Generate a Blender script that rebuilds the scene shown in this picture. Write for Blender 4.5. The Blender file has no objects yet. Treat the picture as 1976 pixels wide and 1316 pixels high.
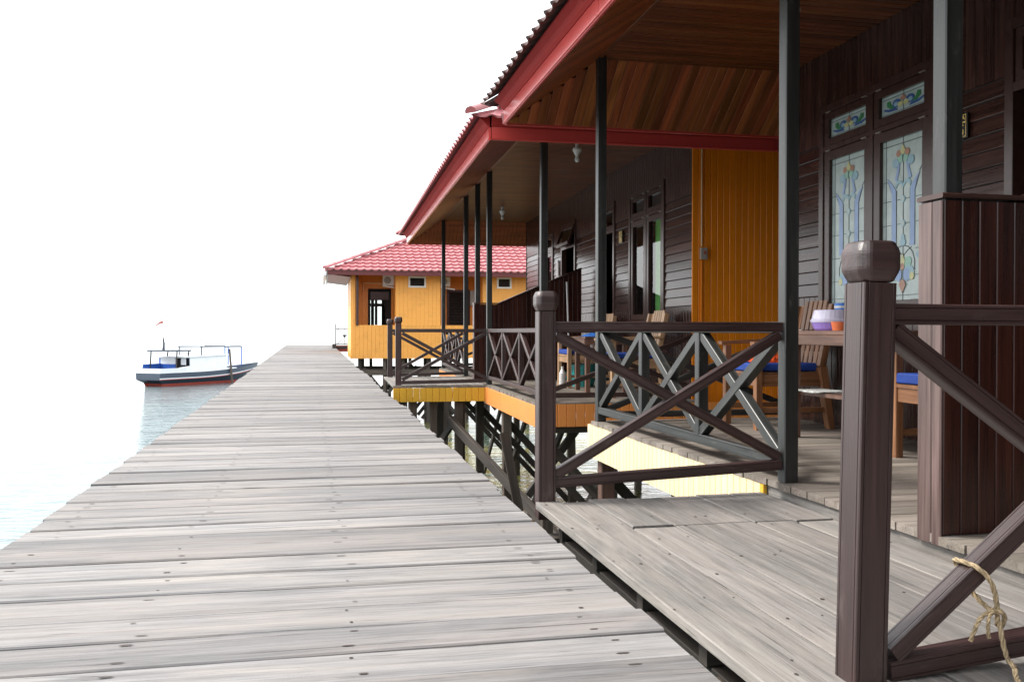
import bpy, math, random
from mathutils import Matrix, Vector
random.seed(7)
R = random.Random(11)
S = bpy.context.scene
COL = S.collection
rad = math.radians

# ------------------------------------------------------------------ camera
EYE = 0.75
THETA = rad(11.81)
cd = bpy.data.cameras.new("camera")
cam = bpy.data.objects.new("camera", cd)
COL.objects.link(cam)
cam.location = (0, 0, EYE)
cam.rotation_euler = (rad(90), 0, -THETA)
cd.sensor_width = 36
cd.lens = 32.06
cd.shift_y = -0.002
cd.clip_start = 0.05
cd.clip_end = 20000
S.camera = cam

# ------------------------------------------------------------------ overcast sky, soft sun
SUN_EL, SUN_AZ = rad(48), rad(-68)      # azimuth from +Y towards +X
world = bpy.data.worlds.new("World")
S.world = world
world.use_nodes = True
wn = world.node_tree
wn.nodes.clear()
wo = wn.nodes.new("ShaderNodeOutputWorld")
bg = wn.nodes.new("ShaderNodeBackground")
sky = wn.nodes.new("ShaderNodeTexSky")
sky.sky_type = 'NISHITA'
sky.sun_disc = False
sky.sun_elevation = SUN_EL
sky.sun_rotation = SUN_AZ
sky.dust_density = 4.0
mixc = wn.nodes.new("ShaderNodeMix")
mixc.data_type = 'RGBA'
mixc.inputs['Factor'].default_value = 0.8
cloud = wn.nodes.new("ShaderNodeVectorMath")
cloud.operation = 'SCALE'
cloud.inputs[0].default_value = (0.97, 0.99, 1.0)
cloud.inputs['Scale'].default_value = 8.2
wn.links.new(sky.outputs[0], mixc.inputs['A'])
wn.links.new(cloud.outputs[0], mixc.inputs['B'])
wn.links.new(mixc.outputs['Result'], bg.inputs['Color'])
bg.inputs['Strength'].default_value = 0.1
wn.links.new(bg.outputs[0], wo.inputs[0])

sd = bpy.data.lights.new("sun", 'SUN')
sd.energy = 1.5
sd.angle = rad(14)
sd.color = (1.0, 0.96, 0.9)
sun = bpy.data.objects.new("sun", sd)
COL.objects.link(sun)
sdir = Vector((math.sin(SUN_AZ) * math.cos(SUN_EL), math.cos(SUN_AZ) * math.cos(SUN_EL), math.sin(SUN_EL)))
sun.rotation_euler = sdir.to_track_quat('Z', 'Y').to_euler()
sun.location = sdir * 50

S.view_settings.view_transform = 'Standard'
S.view_settings.look = 'None'
S.view_settings.exposure = 1.62
S.view_settings.gamma = 1.0
S.view_settings.use_curve_mapping = False
S.cycles.max_bounces = 8
S.cycles.diffuse_bounces = 4
S.cycles.glossy_bounces = 4
S.cycles.transparent_max_bounces = 8

# ------------------------------------------------------------------ frames
I4 = Matrix.Identity(4)
PIV = Matrix.Translation((0, 0, EYE))
TILT = PIV @ Matrix.Rotation(0.0078, 4, 'X') @ PIV.inverted()    # the jetties climb a little seawards
YAW2 = TILT @ Matrix.Translation((1.95, 8.04, 0)) @ Matrix.Rotation(rad(-1.0), 4, 'Z') @ Matrix.Translation((-1.95, -8.04, 0))
FR = {'m': TILT}
WM = {}

def frame(m):
    FR['m'] = m

def link(o, parent, mw):
    COL.objects.link(o)
    if parent is not None:
        o.parent = parent
        o.matrix_parent_inverse = WM[parent.name].inverted()
    o.matrix_basis = mw
    WM[o.name] = mw
    return o

def tag(o, label=None, cat=None, group=None, kind=None):
    if label: o['label'] = label
    if cat: o['category'] = cat
    if group: o['group'] = group
    if kind: o['kind'] = kind
    return o

def thing(name, loc, label, cat, group=None, kind=None, rz=0.0):
    o = bpy.data.objects.new(name, None)
    o.empty_display_size = 0.1
    link(o, None, FR['m'] @ Matrix.Translation(loc) @ Matrix.Rotation(rz, 4, 'Z'))
    return tag(o, label, cat, group, kind)

def mesh(name, vs, fs, mat, parent=None, local=None, smooth=False):
    me = bpy.data.meshes.new(name)
    me.from_pydata([tuple(v) for v in vs], [], fs)
    if mat: me.materials.append(mat)
    if smooth:
        me.polygons.foreach_set('use_smooth', [True] * len(me.polygons))
    me.validate(); me.update()
    o = bpy.data.objects.new(name, me)
    return link(o, parent, FR['m'] @ (local or I4))

# cross-sections -------------------------------------------------------
def rect_prof(w, h, c):
    a, b = w / 2, h / 2
    c = min(c, a * .9, b * .9)
    if c <= 0:
        return [(-a, -b), (a, -b), (a, b), (-a, b)]
    return [(-a + c, -b), (a - c, -b), (a, -b + c), (a, b - c), (a - c, b), (-a + c, b), (-a, b - c), (-a, -b + c)]

def round_prof(r, n=10):
    return [(r * math.cos(2 * math.pi * i / n), r * math.sin(2 * math.pi * i / n)) for i in range(n)]

def axes(p0, p1, up):
    x = (Vector(p1) - Vector(p0)); L = x.length; x.normalize()
    u = Vector(up)
    z = (u - x * u.dot(x))
    if z.length < 1e-5:
        u = Vector((0, 1, 0)); z = (u - x * u.dot(x))
    z.normalize()
    y = z.cross(x)
    return x, y, z, L

def prism_data(prof, L, seg=1, jit=0.0, taper=1.0, rj=0.0, rng=None):
    rng = rng or R
    vs, fs = [], []
    n = len(prof)
    for s in range(seg + 1):
        t = s / seg
        k = 1 + (taper - 1) * t
        jy = [rng.uniform(-jit, jit) for _ in range(2)] if jit else (0, 0)
        dx = rng.uniform(-rj, rj) if (rj and s in (0, seg)) else 0
        for (y, z) in prof:
            yy = y * k + (jy[0] if y < 0 else jy[1])
            vs.append((t * L - L / 2 + dx + (rng.uniform(-rj, rj) * .3 if rj and s in (0, seg) else 0), yy, z * k))
    for s in range(seg):
        for i in range(n):
            j = (i + 1) % n
            a, b = s * n, (s + 1) * n
            fs.append((a + i, a + j, b + j, b + i))
    fs.append(tuple(range(n - 1, -1, -1)))
    fs.append(tuple(range(seg * n, seg * n + n)))
    return vs, fs

def place(p0, p1, up):
    x, y, z, L = axes(p0, p1, up)
    m = Matrix(((x.x, y.x, z.x, 0), (x.y, y.y, z.y, 0), (x.z, y.z, z.z, 0), (0, 0, 0, 1)))
    c = (Vector(p0) + Vector(p1)) / 2
    return Matrix.Translation(c) @ m, L

def beam(name, p0, p1, w, h, mat, parent=None, up=(0, 0, 1), ch=.003, seg=1, jit=0.0, taper=1.0, rj=0.0, prof=None, smooth=False):
    """bar from p0 to p1: w across, h along 'up'"""
    m, L = place(p0, p1, up)
    vs, fs = prism_data(prof or rect_prof(w, h, ch), L, seg, jit, taper, rj)
    return mesh(name, vs, fs, mat, parent, m, smooth)

class MB:
    def __init__(self): self.v, self.f, self.mi, self.mats = [], [], [], []
    def _m(self, mat):
        if mat not in self.mats: self.mats.append(mat)
        return self.mats.index(mat)
    def raw(self, vs, fs, mat=None, m=None):
        b = len(self.v)
        self.v += [(m @ Vector(v)) if m else Vector(v) for v in vs]
        self.f += [tuple(b + i for i in f) for f in fs]
        self.mi += [self._m(mat)] * len(fs)
        return self
    def beam(self, p0, p1, w, h, mat=None, up=(0, 0, 1), ch=.002, prof=None, taper=1.0, seg=1, jit=0):
        m, L = place(p0, p1, up)
        vs, fs = prism_data(prof or rect_prof(w, h, ch), L, seg, jit, taper)
        return self.raw(vs, fs, mat, m)
    def box(self, a, b, mat=None):
        x0, y0, z0 = a; x1, y1, z1 = b
        vs = [(x0, y0, z0), (x1, y0, z0), (x1, y1, z0), (x0, y1, z0), (x0, y0, z1), (x1, y0, z1), (x1, y1, z1), (x0, y1, z1)]
        return self.raw(vs, [(0, 3, 2, 1), (4, 5, 6, 7), (0, 1, 5, 4), (1, 2, 6, 5), (2, 3, 7, 6), (3, 0, 4, 7)], mat)
    def tube(self, pts, r, mat=None, n=8):
        for a, b in zip(pts[:-1], pts[1:]):
            self.beam(a, b, 0, 0, mat, prof=round_prof(r, n))
        return self
    def build(self, name, parent=None, kind=None, smooth=False, local=None, origin=None):
        me = bpy.data.meshes.new(name)
        loc = I4
        vs = self.v
        if origin is not None:
            loc = Matrix.Translation(origin); o_ = Vector(origin); vs = [v - o_ for v in vs]
        me.from_pydata([tuple(v) for v in vs], [], self.f)
        for m in self.mats:
            if m: me.materials.append(m)
        if len(self.mats) > 1: me.polygons.foreach_set('material_index', self.mi)
        if smooth: me.polygons.foreach_set('use_smooth', [True] * len(me.polygons))
        me.validate(); me.update()
        o = bpy.data.objects.new(name, me)
        link(o, parent, FR['m'] @ (local or I4) @ loc)
        if kind: o['kind'] = kind
        return o

def lathe_data(prof, n=24):
    vs, fs = [], []
    for (r, z) in prof:
        for i in range(n):
            a = 2 * math.pi * i / n
            vs.append((r * math.cos(a), r * math.sin(a), z))
    for k in range(len(prof) - 1):
        for i in range(n):
            j = (i + 1) % n
            fs.append((k * n + i, k * n + j, (k + 1) * n + j, (k + 1) * n + i))
    fs.append(tuple(range(n - 1, -1, -1)))
    fs.append(tuple(range((len(prof) - 1) * n, len(prof) * n)))
    return vs, fs

# ------------------------------------------------------------------ materials
def nt(name):
    m = bpy.data.materials.new(name)
    m.use_nodes = True
    t = m.node_tree
    b = t.nodes['Principled BSDF']
    return m, t, b

def N(t, typ, **kw):
    n = t.nodes.new(typ)
    for k, v in kw.items(): setattr(n, k, v)
    return n

def coords(t, scale, rnd=True, loc=(0, 0, 0)):
    tc = N(t, 'ShaderNodeTexCoord')
    mp = N(t, 'ShaderNodeMapping')
    mp.inputs['Scale'].default_value = scale
    if rnd:
        oi = N(t, 'ShaderNodeObjectInfo')
        mul = N(t, 'ShaderNodeMath', operation='MULTIPLY')
        mul.inputs[1].default_value = 37.0
        t.links.new(oi.outputs['Random'], mul.inputs[0])
        ad = N(t, 'ShaderNodeVectorMath', operation='ADD')
        t.links.new(tc.outputs['Object'], ad.inputs[0])
        t.links.new(mul.outputs[0], ad.inputs[1])
        t.links.new(ad.outputs[0], mp.inputs['Vector'])
    else:
        t.links.new(tc.outputs['Object'], mp.inputs['Vector'])
    return mp.outputs[0]

def noise(t, vec, scale=1.0, detail=5, rough=.6, dist=0.0):
    n = N(t, 'ShaderNodeTexNoise')
    n.inputs['Scale'].default_value = scale
    n.inputs['Detail'].default_value = detail
    n.inputs['Roughness'].default_value = rough
    n.inputs['Distortion'].default_value = dist
    t.links.new(vec, n.inputs['Vector'])
    return n.outputs['Fac']

def ramp(t, fac, stops):
    r = N(t, 'ShaderNodeValToRGB')
    e = r.color_ramp.elements
    while len(e) < len(stops): e.new(0.5)
    for el, (p, c) in zip(e, stops):
        el.position = p
        el.color = (c[0], c[1], c[2], 1) if not isinstance(c, float) else (c, c, c, 1)
    t.links.new(fac, r.inputs[0])
    return r.outputs[0]

def mixrgb(t, fac, a, b, mode='MIX'):
    m = N(t, 'ShaderNodeMix', data_type='RGBA', blend_type=mode)
    for s, k in ((fac, 'Factor'), (a, 'A'), (b, 'B')):
        inp = m.inputs[k]
        if isinstance(s, (int, float)): inp.default_value = s
        elif isinstance(s, tuple): inp.default_value = (s[0], s[1], s[2], 1)
        else: t.links.new(s, inp)
    return m.outputs['Result']

def hsv(t, col, lo, hi, hue=0.0):
    oi = N(t, 'ShaderNodeObjectInfo')
    mr = N(t, 'ShaderNodeMapRange')
    mr.inputs['To Min'].default_value = lo
    mr.inputs['To Max'].default_value = hi
    t.links.new(oi.outputs['Random'], mr.inputs['Value'])
    h = N(t, 'ShaderNodeHueSaturation')
    t.links.new(mr.outputs[0], h.inputs['Value'])
    t.links.new(col, h.inputs['Color'])
    if hue:
        m2 = N(t, 'ShaderNodeMath', operation='MULTIPLY_ADD')
        wn_ = N(t, 'ShaderNodeTexWhiteNoise', noise_dimensions='1D')
        t.links.new(oi.outputs['Random'], wn_.inputs['W'])
        t.links.new(wn_.outputs['Value'], m2.inputs[0])
        m2.inputs[1].default_value = hue * 2
        m2.inputs[2].default_value = .5 - hue
        t.links.new(m2.outputs[0], h.inputs['Hue'])
    return h.outputs[0]

def bump(t, b, h, strength, dist=.01, prev=None):
    n = N(t, 'ShaderNodeBump')
    n.inputs['Strength'].default_value = strength
    n.inputs['Distance'].default_value = dist
    t.links.new(h, n.inputs['Height'])
    if prev is not None: t.links.new(prev, n.inputs['Normal'])
    if b: t.links.new(n.outputs[0], b.inputs['Normal'])
    return n.outputs[0]

def plain(name, c, rough=.5, metal=0.0, spec=.5, coat=0.0, var=0.0, nscale=6.0, bumpy=0.0):
    m, t, b = nt(name)
    b.inputs['Roughness'].default_value = rough
    b.inputs['Metallic'].default_value = metal
    b.inputs['Specular IOR Level'].default_value = spec
    b.inputs['Coat Weight'].default_value = coat
    v = coords(t, (nscale,) * 3)
    f = noise(t, v, 1.0, 4)
    lo = tuple(x * (1 - var) for x in c); hi = tuple(min(1, x * (1 + var)) for x in c)
    t.links.new(ramp(t, f, [(.3, lo), (.7, hi)]), b.inputs['Base Color'])
    if bumpy: bump(t, b, f, bumpy, .005)
    return m

def wood(name, dark, light, rough=.4, gs=(1.5, 45, 45), bs=.25, lo=.8, hi=1.2, hue=0.0, spec=.5, coat=0.0, wear=None, wearamt=.5):
    """grain runs along local x"""
    m, t, b = nt(name)
    v = coords(t, gs)
    f1 = noise(t, v, 1.0, 6, .65, .4)
    v2 = coords(t, (gs[0] * .5, gs[1] * .18, gs[2] * .18))
    f2 = noise(t, v2, 1.0, 3, .5, 1.2)
    c = ramp(t, f1, [(.3, dark), (.7, light)])
    c2 = ramp(t, f2, [(.35, (.62, .62, .62)), (.65, (1.15, 1.15, 1.15))])
    col = mixrgb(t, 1.0, c, c2, 'MULTIPLY')
    col = hsv(t, col, lo, hi, hue)
    if wear:
        v3 = coords(t, (5, 14, 14))
        f3 = noise(t, v3, 1.0, 7, .75)
        msk = ramp(t, f3, [(.57, (0., 0., 0.)), (.68, (wearamt,) * 3)])
        col = mixrgb(t, msk, col, wear)
    t.links.new(col, b.inputs['Base Color'])
    r = ramp(t, f1, [(.2, (rough * .8,) * 3), (.8, (min(1, rough * 1.25),) * 3)])
    t.links.new(r, b.inputs['Roughness'])
    b.inputs['Specular IOR Level'].default_value = spec
    b.inputs['Coat Weight'].default_value = coat
    bump(t, b, f1, bs, .004)
    return m

def weathered(name, dark, light, lo=.85, hi=1.1, gs=(1.2, 38, 38), pink=True):
    m, t, b = nt(name)
    v = coords(t, gs)
    g = noise(t, v, 1.0, 8, .7, .5)
    fine = noise(t, coords(t, (7, 260, 260)), 1.0, 4, .7)
    big = noise(t, coords(t, (1.0, 5, 5)), 1.0, 4, .6, 1.0)
    crack = noise(t, coords(t, (1.3, 62, 62), loc=(3, 3, 3)), 1.0, 3, .55, .3)
    saw = N(t, 'ShaderNodeTexWave', wave_type='BANDS', bands_direction='X')
    saw.inputs['Scale'].default_value = 30
    saw.inputs['Distortion'].default_value = 14
    saw.inputs['Detail'].default_value = 2
    saw.inputs['Detail Scale'].default_value = .6
    t.links.new(coords(t, (1, .5, .5)), saw.inputs['Vector'])
    sawmask = ramp(t, noise(t, coords(t, (1.6, 5, 5)), 1.0, 2), [(.52, (0., 0., 0.)), (.66, (1., 1., 1.))])
    c = ramp(t, g, [(.28, dark), (.72, light)])
    c = mixrgb(t, ramp(t, fine, [(.35, (.35,) * 3), (.6, (0., 0., 0.))]), c, tuple(x * .6 for x in dark))
    warm = mixrgb(t, .5, c, (.40, .35, .31))
    c = mixrgb(t, ramp(t, big, [(.42, (0., 0., 0.)), (.65, (.7,) * 3)]), c, warm)
    cm = ramp(t, crack, [(.30, (.9,) * 3), (.335, (0., 0., 0.))])
    c = mixrgb(t, cm, c, (.09, .08, .075))
    # a knot now and then
    vor = N(t, 'ShaderNodeTexVoronoi', feature='F1')
    vor.inputs['Scale'].default_value = 1.0
    t.links.new(coords(t, (1.1, 5.0, 5.0)), vor.inputs['Vector'])
    kn = ramp(t, vor.outputs['Distance'], [(.035, (.7,) * 3), (.075, (0., 0., 0.))])
    c = mixrgb(t, kn, c, (.16, .12, .10))
    st = noise(t, coords(t, (2.2, 7, 7)), 1.0, 5, .7, .5)
    c = mixrgb(t, ramp(t, st, [(.6, (0., 0., 0.)), (.78, (.65,) * 3)]), c, (.15, .14, .135))
    # short dark checks and pale scuffs
    ck = noise(t, coords(t, (3.2, 85, 85)), 1.0, 5, .75, .2)
    c = mixrgb(t, ramp(t, ck, [(.30, (.75,) * 3), (.41, (0., 0., 0.))]), c, tuple(x * .45 for x in dark))
    sc = noise(t, coords(t, (5, 55, 55)), 1.0, 6, .8, .3)
    c = mixrgb(t, ramp(t, sc, [(.60, (0., 0., 0.)), (.72, (.38,) * 3)]), c, tuple(min(1, x * 1.35) for x in light))
    rs = noise(t, coords(t, (2.5, 9, 9)), 1.0, 6, .8, 1.0)
    c = mixrgb(t, ramp(t, rs, [(.64, (0., 0., 0.)), (.72, (.4,) * 3)]), c, (.20, .13, .09))
    c = hsv(t, c, lo, hi, .012)
    t.links.new(c, b.inputs['Base Color'])
    b.inputs['Roughness'].default_value = .78
    b.inputs['Specular IOR Level'].default_value = .25
    n1 = bump(t, None, g, .55, .006)
    n2 = bump(t, None, cm, -.0, .004, n1)
    inv = N(t, 'ShaderNodeMath', operation='MULTIPLY')
    t.links.new(saw.outputs['Fac'], inv.inputs[0]); t.links.new(sawmask, inv.inputs[1])
    bump(t, b, inv.outputs[0], .10, .002, n2)
    return m

def painted(name, c, rough=.4, lo=.93, hi=1.07, grime=.25, gs=(1.5, 40, 40), spec=.5, bs=.12):
    m, t, b = nt(name)
    g = noise(t, coords(t, gs), 1.0, 5, .6)
    d = noise(t, coords(t, (3, 3, 3)), 1.0, 6, .7)
    c1 = ramp(t, g, [(.3, tuple(x * .93 for x in c)), (.7, c)])
    c1 = mixrgb(t, ramp(t, d, [(.5, (0., 0., 0.)), (.8, (grime,) * 3)]), c1, tuple(x * .45 for x in c))
    t.links.new(hsv(t, c1, lo, hi), b.inputs['Base Color'])
    b.inputs['Roughness'].default_value = rough
    b.inputs['Specular IOR Level'].default_value = spec
    bump(t, b, g, bs, .004)
    return m

M = {}
M['pier'] = weathered('weathered_pier_wood', (.125, .121, .122), (.325, .318, .317), .78, 1.13)
M['platform'] = weathered('weathered_platform_wood', (.112, .103, .097), (.30, .285, .268), .82, 1.12)
M['floor'] = weathered('porch_floor_wood', (.13, .108, .09), (.28, .245, .21), .7, 1.12)
M['post'] = wood('green_black_post_paint', (.015, .016, .015), (.040, .043, .041), .42, bs=.15, spec=.6, lo=.95, hi=1.05, wear=(.16, .15, .14), wearamt=.35)
M['rail'] = wood('brown_rail_paint', (.027, .012, .011), (.058, .029, .027), .40, gs=(2, 60, 60), bs=.45, spec=.8, lo=.95, hi=1.05, wear=(.13, .10, .095), wearamt=.3)
M['cabin'] = wood('varnished_cabin_wood', (.028, .012, .009), (.088, .038, .029), .2, bs=.15, lo=.75, hi=1.2, spec=.5, wear=(.13, .075, .06), wearamt=.35)
M['cabin_frame'] = plain('window_frame_wood', (.052, .025, .020), .26, spec=.45, var=.18, nscale=18)
M['partition'] = wood('red_brown_partition_wood', (.018, .005, .004), (.07, .02, .013), .24, bs=.15, lo=.8, hi=1.15, spec=.45)
M['pale_side'] = wood('pale_partition_edge_wood', (.07, .042, .038), (.17, .115, .105), .35, gs=(2, 60, 60), bs=.3)  # paler tone for the partition's edge boards
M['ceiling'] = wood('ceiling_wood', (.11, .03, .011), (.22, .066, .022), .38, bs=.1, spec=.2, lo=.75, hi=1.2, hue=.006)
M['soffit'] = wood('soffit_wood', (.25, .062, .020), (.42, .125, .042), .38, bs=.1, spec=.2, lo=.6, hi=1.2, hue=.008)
M['core'] = plain('dark_core', (.02, .012, .01), .8)
M['orange'] = painted('orange_wall_paint', (.95, .29, .014), .3, spec=.3, grime=.25)
M['orange_skirt'] = painted('orange_skirt_paint', (.80, .29, .075), .4, spec=.3)
M['yellow'] = painted('lit_yellow_beige_paint', (.88, .70, .42), .35, bs=.2)  # skirt's yellow lightened to its sunlit tone; plain beige on the pipes
M['yellow_shaded'] = painted('shaded_yellow_paint', (.82, .46, .05), .4, spec=.3)  # same yellow paint, darkened for faces turned away from the sun
M['house_yellow'] = painted('house_yellow_paint', (.92, .43, .10), .4, spec=.3, grime=.4)
M['house_orange'] = painted('house_orange_paint', (.82, .29, .035), .4)
M['red'] = painted('red_fascia_paint', (.66, .085, .075), .2, grime=.25, spec=.5, bs=.03)
M['moulding'] = painted('shaded_moulding_red_paint', (.42, .04, .036), .65, grime=.3, spec=.12, bs=.03)  # the fascia's red, darkened for the shade on its downward face
M['darkred'] = painted('dark_red_paint', (.12, .02, .02), .4)
M['tile'] = painted('red_roof_tile', (.44, .155, .165), .42, grime=.45, spec=.4, lo=.88, hi=1.1)
M['tile_old'] = painted('old_roof_tile', (.12, .07, .065), .5, grime=.5, spec=.3)
M['ridge'] = painted('ridge_cap', (.35, .09, .09), .25)
M['pile'] = wood('pile_wood', (.06, .045, .035), (.16, .125, .1), .75, gs=(1.5, 30, 30), bs=.5, lo=.6, hi=1.2)
M['pile_red'] = wood('pile_red_wood', (.07, .035, .025), (.17, .09, .065), .65, gs=(1.5, 30, 30), bs=.4)
M['brace'] = wood('brace_wood', (.035, .028, .024), (.09, .075, .065), .7, gs=(1.5, 30, 30), bs=.4, lo=.7, hi=1.2)
M['teak'] = wood('teak_furniture', (.17, .07, .03), (.36, .17, .08), .4, gs=(2.5, 50, 50), bs=.15, lo=.85, hi=1.15)
M['teak_pale'] = wood('pale_teak_furniture', (.42, .25, .13), (.62, .40, .24), .42, gs=(2.5, 50, 50), bs=.15, lo=.9, hi=1.1)
M['table'] = wood('table_wood', (.13, .065, .045), (.25, .14, .1), .4, gs=(2, 40, 40), bs=.15)
M['blue'] = plain('blue_cushion', (.015, .06, .33), .6, var=.25, nscale=10, bumpy=.3)
M['white'] = painted('white_plastic', (.82, .82, .80), .35, grime=.1)
M['grey'] = painted('grey_plastic', (.38, .38, .36), .4)
M['metal'] = plain('dull_metal', (.45, .43, .38), .35, 1.0, var=.2)
M['iron'] = plain('dark_iron', (.06, .05, .05), .6, .3, var=.3)
M['nail'] = plain('rusty_nail', (.05, .035, .03), .8, var=.3)
M['lilac'] = plain('lilac_plastic', (.42, .27, .75), .3, var=.05)
M['clearlid'] = plain('cloudy_plastic_lid', (.72, .68, .85), .2, var=.12, nscale=12)
M['orange_p'] = plain('orange_plastic', (.9, .22, .08), .4, var=.1)
M['orange_cloth'] = plain('orange_cloth', (.85, .09, .01), .7, var=.3, nscale=20, bumpy=.4)
M['teal'] = plain('teal_plastic', (.04, .33, .33), .4, var=.1)
M['cupblue'] = plain('blue_cup', (.06, .22, .7), .3, var=.1)
M['green_cloth'] = plain('green_curtain', (.26, .58, .17), .7, var=.2, nscale=8)
M['dark'] = plain('dark_interior', (.012, .01, .01), .9)
M['boatwhite'] = painted('boat_white', (.80, .82, .85), .35, grime=.2)
M['boatgrey'] = painted('boat_grey_blue', (.05, .068, .10), .4, grime=.3)
M['boatnavy'] = painted('boat_navy', (.022, .035, .055), .4, grime=.3)
M['boatblue'] = painted('boat_blue', (.03, .12, .5), .4, grime=.2)
M['boatred'] = painted('boat_red', (.55, .09, .06), .5, grime=.4)
M['rope'] = wood('hemp_rope', (.30, .22, .12), (.55, .43, .27), .85, gs=(120, 120, 120), bs=.8)
M['gold'] = plain('gold_lettering', (.85, .6, .18), .3, .2, var=.05)
M['black'] = plain('black_plate', (.01, .01, .01), .25)
M['paper'] = plain('printed_paper', (.6, .62, .6), .5, var=.5, nscale=30)

def glass_mat():
    m, t, b = nt('window_glass')
    t.nodes.remove(b)
    out = [n for n in t.nodes if n.type == 'OUTPUT_MATERIAL'][0]
    tr = N(t, 'ShaderNodeBsdfTransparent'); tr.inputs[0].default_value = (.75, .82, .8, 1)
    gl = N(t, 'ShaderNodeBsdfGlossy'); gl.inputs['Roughness'].default_value = .01
    fr = N(t, 'ShaderNodeFresnel'); fr.inputs[0].default_value = 1.75
    mx = N(t, 'ShaderNodeMixShader')
    t.links.new(fr.outputs[0], mx.inputs[0]); t.links.new(tr.outputs[0], mx.inputs[1]); t.links.new(gl.outputs[0], mx.inputs[2])
    t.links.new(mx.outputs[0], out.inputs[0])
    return m
M['glass'] = glass_mat()
def sg(name, c, rough=.3): return plain(name, c, rough, var=.12, nscale=14, bumpy=.15)
M['sg_base'] = sg('frosted_pane', (.44, .53, .51), .25)
M['sg_blue'] = sg('blue_glass', (.24, .36, .60))
M['sg_sky'] = sg('sky_blue_glass', (.26, .44, .52))
M['sg_green'] = sg('green_glass', (.27, .50, .40))
M['sg_yellow'] = sg('yellow_glass', (.55, .54, .26))
M['sg_orange'] = sg('amber_glass', (.40, .20, .13))
M['sg_deep'] = sg('deep_blue_glass', (.04, .10, .30))
M['sg_dgreen'] = sg('deep_green_glass', (.04, .22, .08))
M['sg_lead'] = plain('lead_line', (.13, .15, .16), .5)

def water_mat():
    m, t, b = nt('sea_water')
    tc = N(t, 'ShaderNodeTexCoord')
    def mp(s, r=0.0):
        n = N(t, 'ShaderNodeMapping'); n.inputs['Scale'].default_value = s; n.inputs['Rotation'].default_value = (0, 0, r)
        t.links.new(tc.outputs['Object'], n.inputs[0]); return n.outputs[0]
    patch = noise(t, mp((.35, .35, 1)), 1.0, 4, .6, .6)
    # shallow sandy bottom close to the houses (x > 0), deeper teal further out
    sx = N(t, 'ShaderNodeSeparateXYZ'); t.links.new(tc.outputs['Object'], sx.inputs[0])
    mr = N(t, 'ShaderNodeMapRange'); mr.interpolation_type = 'SMOOTHSTEP'
    mr.inputs['From Min'].default_value = -1.5; mr.inputs['From Max'].default_value = 3.0
    t.links.new(sx.outputs['X'], mr.inputs['Value'])
    shallow = ramp(t, patch, [(.4, (.03, .06, .045)), (.52, (.14, .13, .03)), (.62, (.05, .10, .07))])
    deep = ramp(t, patch, [(.35, (.085, .135, .145)), (.65, (.13, .20, .21))])
    t.links.new(mixrgb(t, mr.outputs[0], deep, shallow), b.inputs['Base Color'])
    b.inputs['Roughness'].default_value = .04
    b.inputs['IOR'].default_value = 1.34
    b.inputs['Specular IOR Level'].default_value = .5
    w1 = noise(t, mp((1.1, 3.0, 1), .25), 1.0, 4, .55, .5)
    w2 = noise(t, mp((4.5, 9.0, 1), -.2), 1.0, 3, .6, .4)
    n1 = bump(t, None, w1, .42, .2)
    bump(t, b, w2, .4, .03, n1)
    return m
M['water'] = water_mat()
# ------------------------------------------------------------------ sea
WATER = -1.70
frame(I4)
def sea():
    # finer near the camera, one sheet to the horizon
    r = [0, 6, 14, 30, 70, 200, 700, 2500, 9000]
    n = 48
    vs, fs = [(0, 0, 0)], []
    for rr in r[1:]:
        vs += [(rr * math.cos(2 * math.pi * i / n), rr * math.sin(2 * math.pi * i / n), 0) for i in range(n)]
    for i in range(n): fs.append((0, 1 + i, 1 + (i + 1) % n))
    for k in range(len(r) - 2):
        for i in range(n):
            j = (i + 1) % n
            fs.append((1 + k * n + i, 1 + (k + 1) * n + i, 1 + (k + 1) * n + j, 1 + k * n + j))
    o = mesh('sea', vs, fs, M['water'], None, Matrix.Translation((0, 0, WATER)), True)
    tag(o, 'calm pale sea reflecting the white sky, greener under the houses', kind='structure')
sea()
frame(TILT)

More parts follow.
